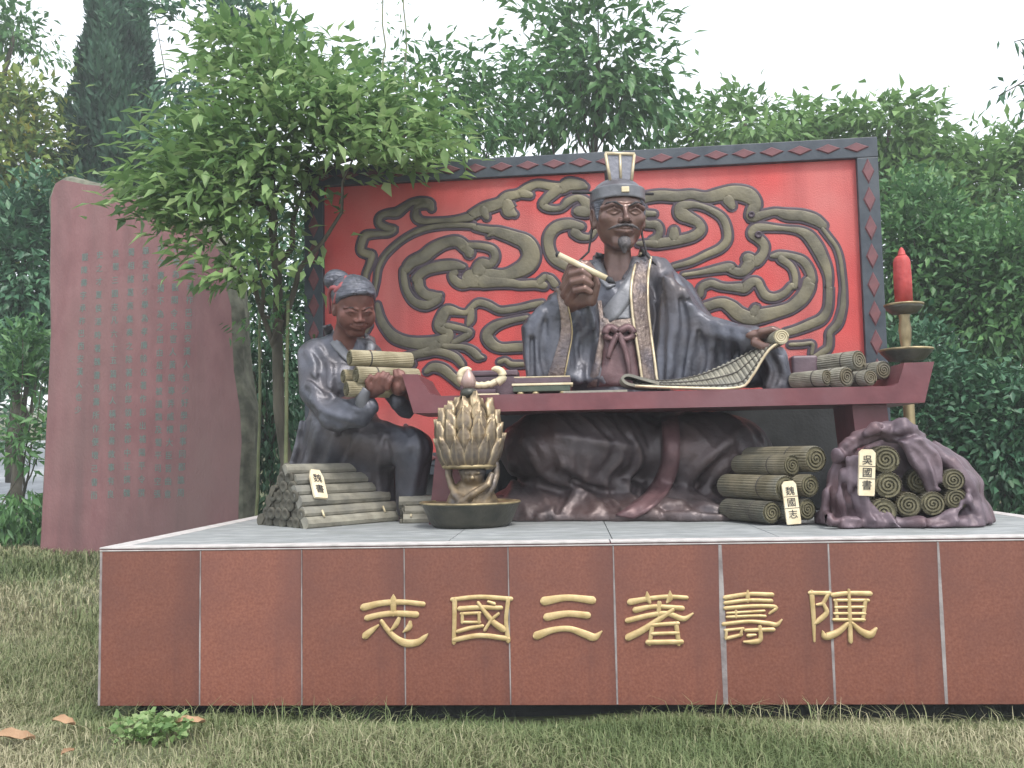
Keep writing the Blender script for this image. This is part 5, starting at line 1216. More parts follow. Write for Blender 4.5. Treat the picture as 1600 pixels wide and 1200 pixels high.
def bp(f): return lambda p: f(local(p, BO, BR, BS))*BS_
def bbox_(lo, hi):
    C = np.array([[x, y, z] for x in (lo[0], hi[0]) for y in (lo[1], hi[1]) for z in (lo[2], hi[2])]) @ np.array(BR).T*BS+BO
    return C.min(0)-.01, C.max(0)+.01
def bhair(q):
    d = ell(q, (0, -.09, .19), (.405, .45, .36))
    d = smax(d, q[:, 1]-.27-(q[:, 2]-.32)*.75, .05)
    d = smax(d, -(q[:, 2]-.02+ (q[:, 1])*-.25), .05)
    d = smin(d, ell(q, (0, -.22, .0), (.34, .25, .28)), .06)
    d = smin(d, chain(q, [(-.33, .20, .26, .03), (-.15, .31, .37, .045), (.05, .34, .40, .055), (.25, .26, .34, .04)]), .07)
    for k in range(9):
        a = (k-4)*.085; d = smax(d, -chain(q, [(a*1.35, .36, .33, .014), (a*1.2, .27, .49, .018), (a, -.1, .57, .018), (a*.4, -.45, .42, .012)]), .025)
    return d
b0, b1_ = bbox_((-.5, -.65, -.3), (.5, .5, .65)); add('hair', sdf_mesh('hair', bp(bhair), b0, b1_, .008), M_HAIR, by)
bun = np.array(at(525, 438, BY+.02))
def bunf(p): 
    d = ell(p, bun, (.095, .10, .085)); d = smin(d, ell(p, at(533, 434, BY), (.06, .06, .045)), .03)
    for k in range(5): d = smax(d, -chain(p, [(*(bun+np.array([-.08+.04*k, -.10, .05])), .006), (*(bun+np.array([-.07+.035*k, -.09, -.06])), .006)]), .012)
    return d
add('hair_bun', sdf_mesh('hair_bun', bunf, bun-.13, bun+.14, .008), M_HAIR, by)
for l in ([(524, 456, 1.50, .022), (531, 450, 1.48, .026), (538, 442, 1.50, .024), (541, 433, 1.54, .018)], [(531, 452, 1.48, .020), (526, 462, 1.49, .018), (522, 474, 1.52, .010)], [(531, 452, 1.48, .02), (519, 450, 1.52, .02), (514, 462, 1.58, .014), (516, 490, 1.62, .010)]):
    add('hair_ribbon', tubes_mesh('hair_ribbon', [[tuple(q) for q in crom([A4(*q) for q in l], 4)]], 8), M_RIBBON, by)
for s in (-1, 1):
    f_ = lambda q, s=s: chain(q, [(s*.07, .400, .100, .008), (s*.15, .398, .125, .012), (s*.25, .325, .095, .007)])
    xs_ = sorted((s*.03, s*.28)); b0, b1_ = bbox_((xs_[0], .25, .02), (xs_[1], .45, .16)); add('eyebrow', sdf_mesh('eyebrow', bp(f_), b0, b1_, .005), M_BROW, by)
def brobe0(p):
    d = chain(p, [A4(533, 545, 1.82, .14), A4(533, 600, 1.82, .24), A4(540, 670, 2.02, .25), A4(540, 720, 2.08, .25)])
    d = smin(d, chain(p, [A4(497, 552, 1.78, .105), A4(572, 548, 1.86, .095)]), .10)
    d = smin(d, chain(p, [A4(488, 556, 1.76, .115), A4(492, 610, 1.66, .120), A4(520, 648, 1.52, .105), A4(575, 634, 1.42, .070)]), .06)
    d = smin(d, chain(p, [A4(520, 655, 1.50, .085), A4(562, 650, 1.42, .085), A4(575, 640, 1.40, .06)]), .05)
    d = smin(d, chain(p, [A4(578, 560, 1.88, .105), A4(634, 634, 1.68, .095), A4(622, 626, 1.50, .065)]), .06)
    # lap and knees
    d = smin(d, chain(p, [A4(560, 690, 1.98, .20), A4(648, 700, 1.70, .145), A4(642, 765, 1.80, .12), A4(640, 795, 1.84, .10)]), .10)
    d = smin(d, chain(p, [A4(520, 678, 1.92, .19), A4(572, 684, 1.80, .135), A4(584, 750, 2.02, .11), A4(590, 790, 2.06, .10)]), .12)
    P = [tuple(at(x, y, 1.72)[[0, 2]]) for x, y in [(478, 640), (520, 640), (600, 690), (610, 800), (440, 806), (452, 720)]]
    d = smin(d, prism(p, P, 2.06, .20, .10), .10)
    d = smax(d, -chain(p, [A4(545, 525, 1.64, .07), A4(556, 556, 1.58, .025)]), .04)
    return smax(d+wrinkle(p, 40, 7, .0045, .7), ZP+.002-p[:, 2], .02)
rid = [[(478, 548, .014), (492, 570, .02), (490, 605, .022), (500, 640, .016)], [(500, 545, .014), (516, 575, .018), (514, 615, .018)], [(482, 600, .016), (505, 612, .020), (535, 628, .018), (560, 640, .012)], [(488, 625, .016), (515, 645, .02), (545, 655, .018)],
       [(470, 660, .02), (462, 700, .024), (450, 740, .024)], [(500, 665, .02), (490, 700, .024), (478, 735, .02)], [(530, 668, .02), (515, 710, .022), (505, 740, .02)], [(560, 680, .02), (540, 720, .024), (530, 745, .02)], [(600, 680, .02), (590, 730, .022), (595, 790, .02)], [(630, 660, .02), (655, 690, .02), (650, 740, .02), (640, 790, .016)]]
grv = [[(484, 660, .012), (474, 700, .016), (464, 740, .012)], [(545, 690, .012), (525, 735, .016)], [(604, 690, .014), (612, 740, .018), (612, 790, .014)], [(500, 590, .010), (512, 620, .014)], [(486, 590, .010), (500, 604, .014), (530, 618, .010)]]
brobe1 = with_folds(brobe0, rid, grv, .04, .035)
add('robe', sdf_mesh('robe', brobe1, (at(436, 800, 1.7)[0]-.05, 1.24, ZP-.02), (at(680, 700, 1.7)[0]+.05, 2.30, at(540, 515, 1.8)[2]), .0105), M_ROBE, by)
def wr(l): return [tuple(q) for q in crom([A4(*q) for q in l], 4)]
add('pale_cuff', tubes_mesh('pale_cuff', [wr([(577, 640, 1.40, .040), (566, 632, 1.37, .050), (567, 618, 1.355, .052), (573, 607, 1.35, .042)])], 12), M_COLLAR, by)
_s = sch; sch = by
strip('collar', brobe1, [(504, 512), (515, 535), (532, 556), (548, 570)], [(518, 508), (528, 528), (543, 548), (560, 564)], M_COLLAR, by, .018)
strip('collar', brobe1, [(566, 520), (572, 535), (570, 548)], [(584, 530), (586, 542), (580, 556)], M_COLLAR, by, .018)
sch = _s
M_BAMBOOP = mat('pale_bamboo', (.20, .17, .10), (.34, .30, .20), 7, .6, bump=.3, bscale=30, rnd=.1)
GBOY = 'rolled scrolls held in the boy arms'
for px, py, Yn, r, L, lab in [(546, 559, 1.36, .060, .50, 'pale rolled scroll on top of the armful carried by the boy'), (536, 588, 1.40, .052, .50, 'rolled scroll on the inner left of the armful, against the chest of the boy'), (556, 586, 1.31, .064, .50, 'rolled scroll in the middle of the armful under the topmost one'), (541, 608, 1.30, .058, .42, 'rolled scroll at the bottom left of the armful, its round end facing out')]:
    o = scroll(px, py, Yn, r, L, math.radians(-54), lab, GBOY, M_BAMBOOP, M_BAMBOOEND, pitch=0.0, roll_=0.0)
# ------------------------------------------------------------------ foliage
def leaf_quads(C, D, Nn, L, Wd, rows=1):
    """leaf blades at C along D with face normal Nn -> pointed two-quad leaves folded on the midrib"""
    n = len(C); Sd = np.cross(D, Nn); Sd /= (np.linalg.norm(Sd, axis=1)[:, None]+1e-9)
    L = L[:, None]; Wd = Wd[:, None]
    b = C; m = C+D*L*.42-Nn*L*.03; t = C+D*L-Nn*L*.14
    l1 = C+D*L*.40+Sd*Wd*.5+Nn*Wd*.16; r1 = C+D*L*.40-Sd*Wd*.5+Nn*Wd*.16
    V = np.stack([b, m, t, l1, r1], 1).reshape(-1, 3)
    k = np.arange(n)[:, None]*5
    F = np.concatenate([k+np.array([[0, 1, 2, 3]]), k+np.array([[0, 4, 2, 1]])], 1).reshape(-1, 4)
    return V, F
def unit(a): return a/(np.linalg.norm(a, axis=1)[:, None]+1e-9)
def leaves(cl, n_per, spread, length, width, droop, rg, center=None, flat=.5, out=.8, upn=.7):
    """cl (k,3) spray centres; leaves scattered round each"""
    k = len(cl); ci = np.repeat(np.arange(k), n_per); n = len(ci)
    sp = spread if np.ndim(spread) else np.full(k, spread)
    off = rg.normal(0, 1, (n, 3))*sp[ci][:, None]*np.array([1, 1, flat])
    C = cl[ci]+off
    base = (C-center) if center is not None else off
    if upn > 1: base = base*np.array([1, 1, .15])
    D = unit(unit(base)*out+rg.normal(0, .55, (n, 3))+np.array([0, 0, -droop]))
    N_ = unit(np.cross(D, rg.normal(0, 1, (n, 3)))); N_[N_[:, 2] < 0] *= -1
    N_ = unit(N_+np.array([0, 0, upn])); N_ = unit(N_-D*np.sum(N_*D, 1)[:, None])
    L = length*rg.uniform(.65, 1.3, n); W_ = L*width*rg.uniform(.8, 1.2, n)
    tint = np.clip(rg.normal(.45, .2, k)[ci]+rg.normal(0, .16, n), 0, 1)
    V, F = leaf_quads(C, D, N_, L, W_)
    return V, F, np.repeat(tint, 2), C, D, N_, L
def crown_pts(lobes, k, rg, shell=.55):
    """spray centres in a set of lobes (cx,cy,cz,rx,ry,rz)"""
    lobes = np.array(lobes); vol = lobes[:, 3]*lobes[:, 4]*lobes[:, 5]; pick = rg.choice(len(lobes), k, p=vol**.75/np.sum(vol**.75))
    d = unit(rg.normal(0, 1, (k, 3))); r = rg.uniform(shell**3, 1, k)**(1/3)*rg.uniform(.86, 1.08, k)
    return lobes[pick, :3]+d*r[:, None]*lobes[pick, 3:]
def limb(p0, p1, r0, r1, bend, rg, n=6):
    p0 = np.array(p0, float); p1 = np.array(p1, float); o = []
    for i in range(n+1):
        t = i/n; j = rg.normal(0, bend, 3)*math.sin(t*math.pi); o.append((*(p0+(p1-p0)*t+j), r0+(r1-r0)*t))
    return o
def tree(name, label, base, lobes, k, n_per, spread, length, width, m, trunk_r=.10, droop=.3, seed=1, flat=.5, cat='tree', group=None, limbs=7, bark=None, shell=.55, out=.8, kind=None):
    rg = np.random.default_rng(seed); lobes = np.array(lobes, float)
    o = thing(name, tuple(base), label, cat, group)
    cl = crown_pts(lobes, k, rg, shell); ctr = lobes[:, :3].mean(0)
    V, F, T_, *_ = leaves(cl, n_per, spread, length, width, droop, rg, ctr, flat, out)
    add('crown', quads('crown', V, F, False, T_), m, o)
    top = ctr+np.array([0, 0, lobes[:, 5].max()*.3])
    L = [limb(base-np.array([0, 0, .1]), top, trunk_r, trunk_r*.3, trunk_r*.5, rg, 8)]
    add('trunk', tubes_mesh('trunk', L, 8), bark or M_BARK, o)
    for i in range(limbs):
        t = rg.uniform(.25, .9); a = np.array(L[0][int(t*8)][:3]); b = cl[rg.integers(len(cl))]
        add('branch', tubes_mesh('branch', [limb(a, b, trunk_r*.4*(1.1-t)+.008, .006, trunk_r*.4, rg, 5)], 6), bark or M_BARK, o)
    return o
def LB(px, py, Y, rpx, rpz, ry=None):
    """a lobe seen at a photo pixel, radii given in photo pixels at that depth"""
    s = (Y-CAM[1])/FPX; return (*at(px, py, Y), rpx*s, ry if ry else rpx*s*.8, rpz*s)
def ground_at(px, Y):
    p = at(px, 700, Y); return np.array([p[0], Y, float(terrain(p[0], Y))])

# --- the leafy tree between the stele and the screen
rg = np.random.default_rng(5)
FT = thing('broadleaf_tree', tuple(ground_at(430, 3.3)), 'bright green broadleaf tree leaning over the stele and the left corner of the red screen', 'tree')
lob = [LB(420, 190, 3.0, 150, 130), LB(330, 250, 2.7, 110, 90), LB(420, 110, 3.2, 105, 85), LB(520, 180, 2.7, 115, 75), LB(610, 190, 2.9, 100, 70), LB(580, 232, 2.5, 90, 26), LB(400, 320, 2.7, 110, 70), LB(300, 300, 2.6, 90, 50), LB(415, 400, 2.6, 50, 40), LB(370, 412, 2.4, 45, 16), LB(640, 225, 2.6, 55, 26), LB(380, 70, 3.4, 70, 50), LB(425, 260, 2.8, 45, 60), LB(250, 280, 2.7, 45, 40)]
lob += [LB(560, 248, 2.5, 70, 24), LB(640, 250, 2.5, 60, 22), LB(290, 330, 2.5, 85, 45), LB(250, 300, 2.5, 50, 30), LB(345, 428, 2.35, 62, 18), LB(415, 440, 2.7, 45, 35), LB(330, 370, 2.5, 70, 40)]
cl = crown_pts(lob, 760, rg, .3)
V, F, T_, C, D, N_, L = leaves(cl, 8, .19, .165, .40, .16, rg, np.array(at(430, 230, 3.1))+np.array([0, .3, -.3]), .22, 1.0, 1.6)
dist = np.linalg.norm(C-CAM, axis=1)
pick = np.argsort(dist)[:300]; keep = np.ones(len(C), bool); keep[pick] = False
Fk = F.reshape(-1, 2, 4)[keep].reshape(-1, 4); Tk = T_.reshape(-1, 2)[keep].ravel()
cr_ = add('crown', quads('crown', V, Fk, False, Tk), ML_FRONT, FT); cr_['kind'] = 'stuff'
lt_ = []
for i in range(4):
    v, f = leaf_quads(np.zeros((1, 3)), np.array([[1., 0, 0]]), np.array([[0, 0, 1.]]), np.array([1.0]), np.array([.37+.03*i]))
    lt_.append(quads('leaf', v, f, False, np.full(2, .25+.2*i))); lt_[-1].materials.append(ML_FRONT)
for q in pick:
    S_ = np.cross(N_[q], D[q]); mw = Matrix(((D[q][0], S_[0], N_[q][0], C[q][0]), (D[q][1], S_[1], N_[q][1], C[q][1]), (D[q][2], S_[2], N_[q][2], C[q][2]), (0, 0, 0, 1))) @ Matrix.Scale(float(L[q]), 4)
    add('leaf', lt_[min(3, int(T_[2*q]*4))], None, FT, mw)
tb0 = ground_at(440, 3.4)
add('trunk', tubes_mesh('trunk', [limb(tb0-np.array([0, 0, .1]), at(425, 200, 3.1), .075, .03, .05, rg, 9)], 9), M_BARK, FT)
for (px, py, Y_, px2, py2, Y2) in [(440, 600, 3.3, 330, 260, 2.7), (438, 520, 3.3, 560, 230, 2.6), (440, 480, 3.3, 360, 415, 2.4), (430, 350, 3.2, 380, 90, 3.4), (432, 420, 3.25, 520, 150, 2.8), (430, 300, 3.2, 640, 210, 2.7), (436, 560, 3.3, 400, 400, 2.6), (433, 330, 3.2, 260, 280, 2.7)]:
    add('branch', tubes_mesh('branch', [limb(at(px, py, Y_), at(px2, py2, Y2), .032, .008, .05, rg, 6)], 7), M_BARK, FT)
# stalks and dark shrubs between stele and screen
for i, (px, Y_, py, r, lab) in enumerate([(444, 2.95, 470, .022, 'slim green stalk rising right behind the boy, nearest the screen edge'), (400, 3.6, 470, .018, 'thin stalk in the dark gap between the stele and the screen')]):
    g0 = ground_at(px, Y_); o = thing('bamboo_stalk', tuple(g0), lab, 'bamboo')
    add('cane', tubes_mesh('cane', [limb(g0-np.array([0, 0, .1]), at(px+6, py, Y_), r, r*.7, .012, rg, 8)], 8), M_STALK, o)
    cl = np.array([at(px+rg.uniform(-25, 25), py+rg.uniform(0, 60), Y_+rg.uniform(-.2, .2)) for _ in range(8)])
    V, F, T_, *_ = leaves(cl, 8, .1, .11, .25, .5, rg); add('leaves', quads('leaves', V, F, False, T_), ML_MID, o)
tree('shrub', 'dark leafy shrub filling the gap between the stele and the red screen', ground_at(430, 5.9), [LB(420, 600, 5.9, 70, 150), LB(450, 700, 5.8, 60, 90), LB(410, 470, 6.1, 75, 90), LB(430, 380, 6.1, 80, 80)], 230, 16, .16, .13, .35, ML_DARK, .04, .3, 21, cat='shrub', limbs=6)
tree('shrub', 'low dark shrub behind the left corner of the plinth beside the stele', ground_at(395, 6.2), [LB(400, 740, 6.2, 60, 70), LB(390, 640, 6.4, 60, 110), LB(450, 560, 6.4, 70, 140), LB(420, 420, 6.6, 90, 110)], 200, 16, .18, .13, .35, ML_DARK, .04, .3, 22, cat='shrub', limbs=4)

# --- left side
def cone_tree(name, label, px, Y_, ytop, ybot, wpx, n, seed, m, lean=0.0):
    rg = np.random.default_rng(seed); b = ground_at(px, Y_); o = thing(name, tuple(b), label, 'tree')
    top = at(px, ytop, Y_)[2]; bot = at(px, ybot, Y_)[2]; s = (Y_-CAM[1])/FPX; w_ = wpx*s
    t = rg.uniform(0, 1, n)**.8; a = rg.uniform(0, 2*math.pi, n)
    lump = 1+.18*np.sin(a*3+t*9)+.14*np.sin(a*5-t*17)+.10*np.sin(t*40+a*2)
    r = w_*(1-t)**.62*lump*np.sqrt(rg.uniform(.45, 1.05, n))
    C = np.stack([b[0]+lean*t+r*np.cos(a), Y_+r*np.sin(a), bot+(top-bot)*t], 1)
    D = unit(np.stack([np.cos(a)*.5, np.sin(a)*.5, np.full(n, 1.0)], 1)+rg.normal(0, .35, (n, 3)))
    N_ = unit(np.stack([np.cos(a), np.sin(a), np.full(n, .5)], 1)+rg.normal(0, .5, (n, 3))); N_ = unit(N_-D*np.sum(N_*D, 1)[:, None])
    L = rg.uniform(.14, .30, n); V, F = leaf_quads(C, D, N_, L, L*.42)
    tint = np.clip(.4+.25*np.sin(a*3+t*9)+rg.normal(0, .2, n), 0, 1)
    add('crown', quads('crown', V, F, False, np.repeat(tint, 2)), m, o)
    add('trunk', tubes_mesh('trunk', [limb(b-np.array([0, 0, .1]), (b[0]+lean*.8, Y_, top-1.0), .16, .03, .03, rg, 8)], 8), M_BARK, o)
    return o
cone_tree('cypress_tree', 'tall dark columnar cypress rising behind the stele', 168, 14.0, -120, 480, 88, 22000, 31, ML_CYP)
cone_tree('cypress_tree', 'shorter dark cypress merging with the right flank of the tall cypress', 212, 14.6, 55, 480, 46, 9000, 32, ML_CYP)
tree('yellowing_tree', 'tree with yellowing leaves at the far left edge beside the cypress', ground_at(20, 12.5), [LB(15, 200, 12.5, 65, 90), LB(40, 300, 12.5, 60, 90), LB(-20, 300, 12, 80, 120)], 300, 22, .32, .22, .42, ML_YEL, .12, .3, 33)
tree('leafy_tree', 'mid green tree at the far left in front of the path behind the stele', ground_at(25, 9.6), [LB(20, 400, 9.6, 80, 110), LB(60, 480, 9.2, 60, 90), LB(10, 540, 9.4, 70, 60), LB(70, 340, 9.8, 45, 70)], 360, 20, .26, .19, .42, ML_DARK, .10, .3, 34)
tree('overhanging_tree', 'pale high branches hanging into the top left corner of the sky', ground_at(-150, 13.0), [LB(-20, 60, 13, 50, 40), LB(30, 70, 13, 38, 18), LB(75, 90, 13, 30, 16), LB(10, 30, 13, 40, 22)], 60, 16, .22, .20, .42, ML_MID, .14, .4, 35, limbs=5)
tree('shrub', 'bright low shrub at the left foot of the stele', ground_at(35, 6.2), [LB(40, 560, 6.2, 34, 60), LB(50, 690, 6.0, 24, 40), LB(45, 800, 5.9, 34, 36), LB(5, 810, 5.6, 36, 30)], 110, 12, .15, .17, .30, ML_MID, .03, .3, 36, cat='shrub', limbs=5)
tree('shrub', 'dark green shrub in the lower left corner behind the grass', ground_at(-30, 7.4), [LB(-50, 560, 7.4, 60, 70), LB(10, 810, 6.8, 50, 26)], 90, 14, .18, .17, .38, ML_DARK, .04, .3, 37, cat='shrub', limbs=5)
# --- behind the screen
tree('dark_tree', 'dark blue green tree standing between the cypress and the bright broadleaf tree', ground_at(330, 12.0), [LB(375, 25, 12, 48, 45), LB(300, 190, 12, 50, 80), LB(410, 60, 12.4, 50, 50), LB(330, 260, 12, 90, 80), LB(245, 15, 12, 30, 22)], 200, 20, .28, .22, .42, ML_DARK, .14, .3, 41)
tree('airy_tree', 'thin airy tree with sky between its leaves behind the top of the red screen', ground_at(680, 9.5), [LB(600, 170, 9.5, 75, 70), LB(680, 140, 9.5, 80, 80), LB(760, 150, 9.5, 80, 75), LB(560, 110, 9.6, 45, 45), LB(700, 205, 9.2, 110, 40), LB(790, 90, 9.6, 40, 40)], 210, 11, .26, .20, .42, ML_MID, .09, .3, 42, flat=.6, shell=.2)
tree('tall_tree', 'tall mid green tree rising above the middle of the red screen', ground_at(930, 11.0), [LB(930, 60, 11, 100, 80), LB(900, 140, 11, 120, 70), LB(970, 160, 11, 90, 60), LB(870, 10, 11, 60, 50), LB(950, -30, 11, 60, 50), LB(850, 200, 11, 80, 40), LB(1000, 110, 11, 50, 50), LB(1010, 205, 10.8, 60, 32)], 270, 13, .27, .25, .42, ML_MID, .13, .25, 43, flat=.5, shell=.2)
tree('leafy_tree', 'light green tree showing just above the right half of the red screen', ground_at(1190, 12.5), [LB(1160, 195, 12.5, 45, 40), LB(1230, 200, 12.5, 55, 38), LB(1200, 230, 12, 90, 30), LB(1140, 160, 12.5, 22, 16), LB(1090, 215, 12, 50, 30)], 150, 16, .25, .24, .42, ML_LIGHT, .11, .3, 44, flat=.7)
tree('leafy_tree', 'light green tree top over the right corner of the red screen', ground_at(1380, 12.0), [LB(1320, 205, 12, 50, 32), LB(1390, 200, 12, 55, 38), LB(1420, 260, 12, 70, 50), LB(1430, 185, 12, 22, 18)], 180, 16, .25, .24, .42, ML_LIGHT, .11, .3, 45, flat=.7)
tree('leafy_tree', 'light green tree at the upper right edge above the dark hedge', ground_at(1540, 11.5), [LB(1500, 260, 11.5, 60, 50), LB(1570, 280, 11.5, 70, 60), LB(1470, 320, 11.3, 80, 60), LB(1620, 240, 11.5, 60, 60), LB(1560, 380, 11, 90, 70)], 300, 18, .26, .22, .42, ML_LIGHT, .12, .3, 46, flat=.7)
# --- right side masses
tree('leafy_tree', 'mid green tree right behind the red candle', ground_at(1440, 8.2), [LB(1430, 350, 8.2, 65, 80), LB(1460, 440, 8.0, 70, 80), LB(1410, 470, 8.2, 45, 90), LB(1500, 400, 8.3, 60, 70)], 400, 20, .20, .135, .45, ML_MID, .09, .3, 51, flat=.7)
tree('leafy_tree', 'dense green tree at the right edge of the picture beside the candle', ground_at(1570, 7.4), [LB(1560, 430, 7.4, 75, 90), LB(1590, 540, 7.2, 75, 80), LB(1520, 520, 7.5, 60, 70), LB(1620, 400, 7.4, 50, 90)], 420, 20, .20, .135, .45, ML_MID, .09, .3, 52, flat=.7)
tree('hedge_shrub', 'dark shrub below the upturned right end of the table', ground_at(1470, 6.0), [LB(1460, 640, 6.0, 70, 90), LB(1420, 580, 6.2, 50, 80), LB(1500, 720, 5.8, 60, 70), LB(1440, 760, 5.8, 60, 40)], 420, 20, .17, .115, .45, ML_DARK, .06, .3, 53, cat='shrub', limbs=5)
tree('hedge_shrub', 'dark shrub at the right edge behind the end of the plinth', ground_at(1580, 5.6), [LB(1570, 650, 5.6, 65, 80), LB(1590, 740, 5.4, 70, 70), LB(1540, 700, 5.6, 50, 60), LB(1640, 680, 5.6, 60, 110)], 420, 20, .17, .115, .45, ML_DARK, .06, .3, 54, cat='shrub', limbs=5)
far = np.random.default_rng(77); lobF = [(x, 19+far.uniform(-2, 4), 3.0+far.uniform(-.5, .8), 2.2, 1.6, far.uniform(2.0, 3.0)) for x in np.linspace(-26, 24, 22)]+[(sg*(17+far.uniform(0, 9)), y, 2.6+far.uniform(-.5, .8)+float(terrain(sg*20, y)), 1.8, 2.2, far.uniform(2.0, 3.0)) for sg in (-1, 1) for y in np.linspace(3, 20, 9)]
cl = crown_pts(lobF, 1500, far, .5); V, F, T_, *_ = leaves(cl, 22, .5, .34, .5, .3, far, None, .7)
tag(add('far_wood', quads('far_wood', V, F, False, T_), ML_DARK), kind='stuff')
# two bare whips above the airy tree
for px, top, lab in ((597, -30, 'left of the two thin bare whips sticking up into the white sky'), (630, -20, 'right of the two thin bare whips sticking up into the white sky')):
    g0 = ground_at(px+8, 8.6); o = thing('bare_whip', tuple(g0), lab, 'sapling')
    a = at(px+8, 240, 8.6); b = at(px, top, 8.6)
    add('stem', tubes_mesh('stem', [[(*g0, .03), (*a, .018)]+[tuple(q) for q in limb(a, b, .018, .010, .02, rg, 8)][1:]], 7), M_STALK, o)
    cl = np.array([a+(b-a)*t for t in np.linspace(.1, 1, 12)]); V, F, T_, *_ = leaves(cl, 4, .05, .12, .3, .3, rg); add('leaves', quads('leaves', V, F, False, T_), ML_MID, o)
# branch reaching in at the upper right
g0 = ground_at(1850, 5.5); o = thing('overhanging_tree', tuple(g0), 'dark leafy branch reaching into the sky from the upper right edge', 'tree')
top = at(1800, 20, 5.5)
add('trunk', tubes_mesh('trunk', [limb(g0-np.array([0, 0, .1]), top, .12, .05, .05, rg, 8)], 9), M_BARK, o)
cl = []
for (px, py) in ((1600, 120), (1585, 65), (1600, 160), (1640, 90), (1560, 150), (1660, 30), (1700, 60)):
    e_ = at(px, py, 5.4+rg.uniform(-.3, .3)); add('branch', tubes_mesh('branch', [limb(top, e_, .03, .005, .05, rg, 6)], 6), M_BARK, o)
    for t in np.linspace(.75, 1.02, 4): cl.append(top+(e_-top)*t)
cl = cl+[tuple(q) for q in crown_pts([(top[0]+1.2, top[1]+.2, top[2]+.5, 1.1, 1.0, .8), (top[0]+.9, top[1]+.9, top[2]+1.0, .9, .9, .7)], 120, rg, .3)]
V, F, T_, *_ = leaves(np.array(cl), 5, .09, .16, .3, .7, rg); add('crown', quads('crown', V, F, False, T_), ML_DARK, o)

# ------------------------------------------------------------------ grass, fallen leaves, weed
def blades(n, xr, yr, seed, h0, h1, w_, clump=3.0, low=True):
    rg = np.random.default_rng(seed); x = rg.uniform(*xr, n); y = rg.uniform(*yr, n)
    keep = ~((np.abs(x) < 3.0) & (y > .10) & (y < DEPTH)); x = x[keep]; y = y[keep]
    pt = np.sin(x*2.9+1.7*np.sin(y*1.3+.5))+np.sin(y*3.7+1.1*np.sin(x*1.9)); keep = rg.uniform(0, 1, len(x)) < np.clip(1.0+.45*(pt+.6), .25, 1); x = x[keep]; y = y[keep]; n = len(x)
    z = terrain(x, y)
    dens = .5+.25*np.sin(x*clump+1.3*np.sin(y*2.1))+.25*np.sin(y*clump*1.3+x*1.7); h = rg.uniform(h0, h1, n)*(.55+.8*dens)
    if low: h = np.where((np.abs(x) < 3.02) & (y > -.25), np.minimum(h, .05), np.where((np.abs(x) < 3.2) & (y > -.6), np.minimum(h, .085), h))
    a = rg.uniform(0, 2*math.pi, n); le = rg.uniform(.25, 1.15, n); d = np.stack([np.cos(a), np.sin(a), np.zeros(n)], 1); s = np.stack([-np.sin(a), np.cos(a), np.zeros(n)], 1)
    b = np.stack([x, y, z-.004], 1); up = np.array([0, 0, 1.]); wd = w_*rg.uniform(.6, 1.3, n)[:, None]
    hh = h[:, None]; ll = le[:, None]
    m = b+up*hh*.62+d*hh*ll*.35; t = b+up*hh*(1-.32*ll)+d*hh*ll*1.0
    V = np.stack([b-s*wd, b+s*wd, m+s*wd*.8, m-s*wd*.8, t+s*wd*.15, t-s*wd*.15], 1).reshape(-1, 3); k = np.arange(n)[:, None]*6
    F = np.concatenate([k+np.array([[0, 1, 2, 3]]), k+np.array([[3, 2, 4, 5]])], 1).reshape(-1, 4)
    dry = np.clip(.52+.28*np.sin(x*1.1+2*np.sin(y*.9))+.15*np.sin(y*3.1+x*2.3)+rg.normal(0, .2, n)-(np.abs(y+.15) < .35)*(np.abs(x) < 3.2)*.22, 0, 1)  # straw tint, lowered in a band along the plinth foot
    return V, F, np.repeat(dry, 2)
parts = [blades(62000, (-3.6, 3.4), (-1.75, .02), 1, .05, .13, .0028), blades(46000, (-6.2, -2.9), (-1.8, 2.2), 2, .05, .12, .003), blades(34000, (-9.5, -2.9), (2.0, 7.5), 3, .06, .15, .006), blades(9000, (3.0, 5.5), (-1.5, 6), 4, .06, .14, .005),
         blades(1500, (-3.1, 3.1), (-.45, -.15), 5, .10, .19, .0024, 3.0, False)]
V = []; F = []; T_ = []; b = 0
for v, f, t in parts: V.append(v); F.append(f+b); T_.append(t); b += len(v)
tag(add('grass', quads('grass', np.vstack(V), np.vstack(F), False, np.concatenate(T_)), M_GRASS), kind='stuff')
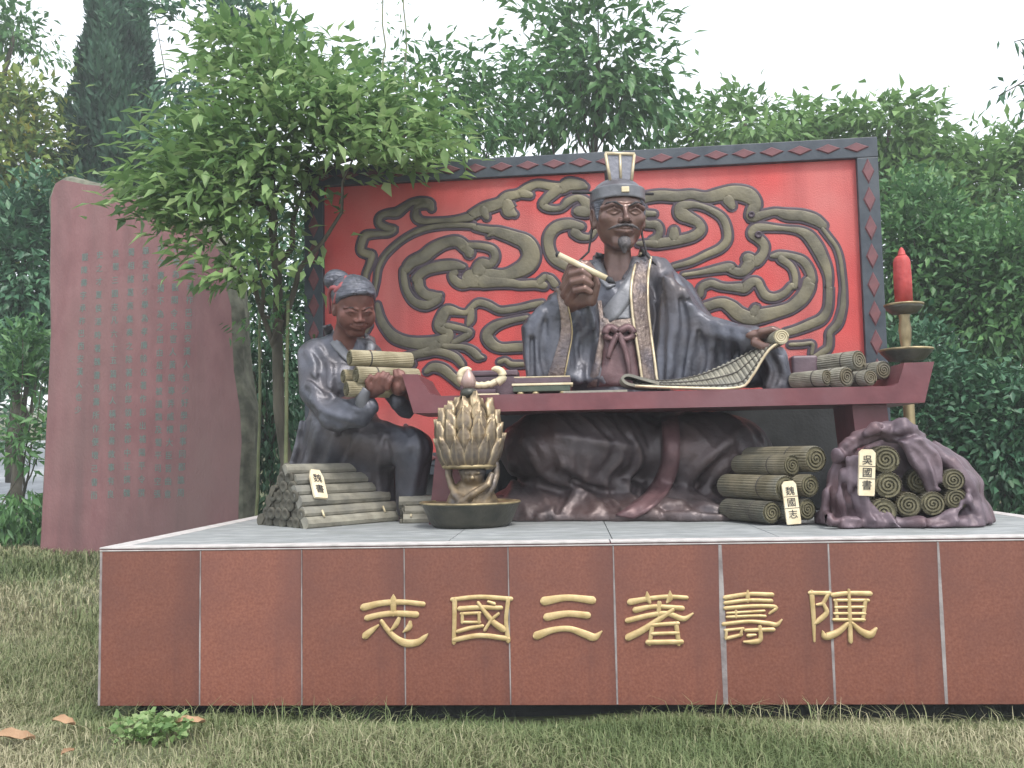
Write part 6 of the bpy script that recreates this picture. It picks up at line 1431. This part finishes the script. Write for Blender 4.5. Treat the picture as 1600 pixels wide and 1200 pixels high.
for px, py, s, a, lab in [(297, 1133, .075, .4, 'curled dry leaf lying on the grass beside the green weed'), (100, 1133, .075, -.3, 'pale dry leaf lying on the grass left of the plinth corner'), (22, 1158, .10, .1, 'biggest dry leaf lying on the grass at the bottom left'), (106, 1180, .045, 1.4, 'smallest brown leaf upright in the grass at the bottom left'), (135, 906, .10, .9, 'brown leaf in the grass near the foot of the stele')]:
    p = at(px, py, Z=.06); V = []; F = []; nu, nv = 8, 5
    for i in range(nu+1):
        t = i/nu; wd = .36*math.sin(math.pi*min(1, t*.93+.05))**.8
        for j in range(nv):
            q = j/(nv-1)*2-1; V.append(((t-.5)*s*2, q*wd*s*(1+.15*math.sin(t*19)), (.22*q*q+.12*math.sin(t*5)+.05*math.sin(t*13+q*4))*s))
    for i in range(nu):
        for j in range(nv-1): F.append((i*nv+j, i*nv+j+1, (i+1)*nv+j+1, (i+1)*nv+j))
    me = pyd('blade', V, F, True); o = thing('fallen_leaf', (p[0], p[1], .05), lab, 'leaf')
    c = add('blade', me, M_DRYLEAF, o, Matrix.Translation((p[0], p[1], .075)) @ Matrix.Rotation(a, 4, 'Z') @ Matrix.Rotation(.3, 4, 'X'))
p = at(238, 1140, Z=.05); o = thing('weed_clump', tuple(p), 'small bright green leafy weed in the grass under the left end of the plinth', 'weed')
cl = np.stack([p[0]+rg.uniform(-.17, .17, 44), p[1]+rg.uniform(-.10, .08, 44), rg.uniform(.03, .10, 44)], 1)
V, F, T_, *_ = leaves(cl, 7, .025, .045, .75, .0, rg, None, .5, .5); add('leaves', quads('leaves', V, F, False, np.clip(T_+.2, 0, 1)), ML_FRONT, o)

# thin milky air, with lens veiling glare put in as extra haze
add_h = add('haze', box_mesh('haze', (-95, -16, -1.6), (95, 121, 26), 0)); add_h['kind'] = 'stuff'
hm = bpy.data.materials.new('haze_and_glare'); hm.use_nodes = True; ht = hm.node_tree; ht.nodes.clear()
pv_ = ht.nodes.new('ShaderNodeVolumePrincipled'); pv_.inputs['Color'].default_value = (.93, .96, 1.0, 1); pv_.inputs['Density'].default_value = .0034; pv_.inputs['Anisotropy'].default_value = .2
ho = ht.nodes.new('ShaderNodeOutputMaterial'); ht.links.new(pv_.outputs[0], ho.inputs['Volume']); add_h.data.materials.append(hm)
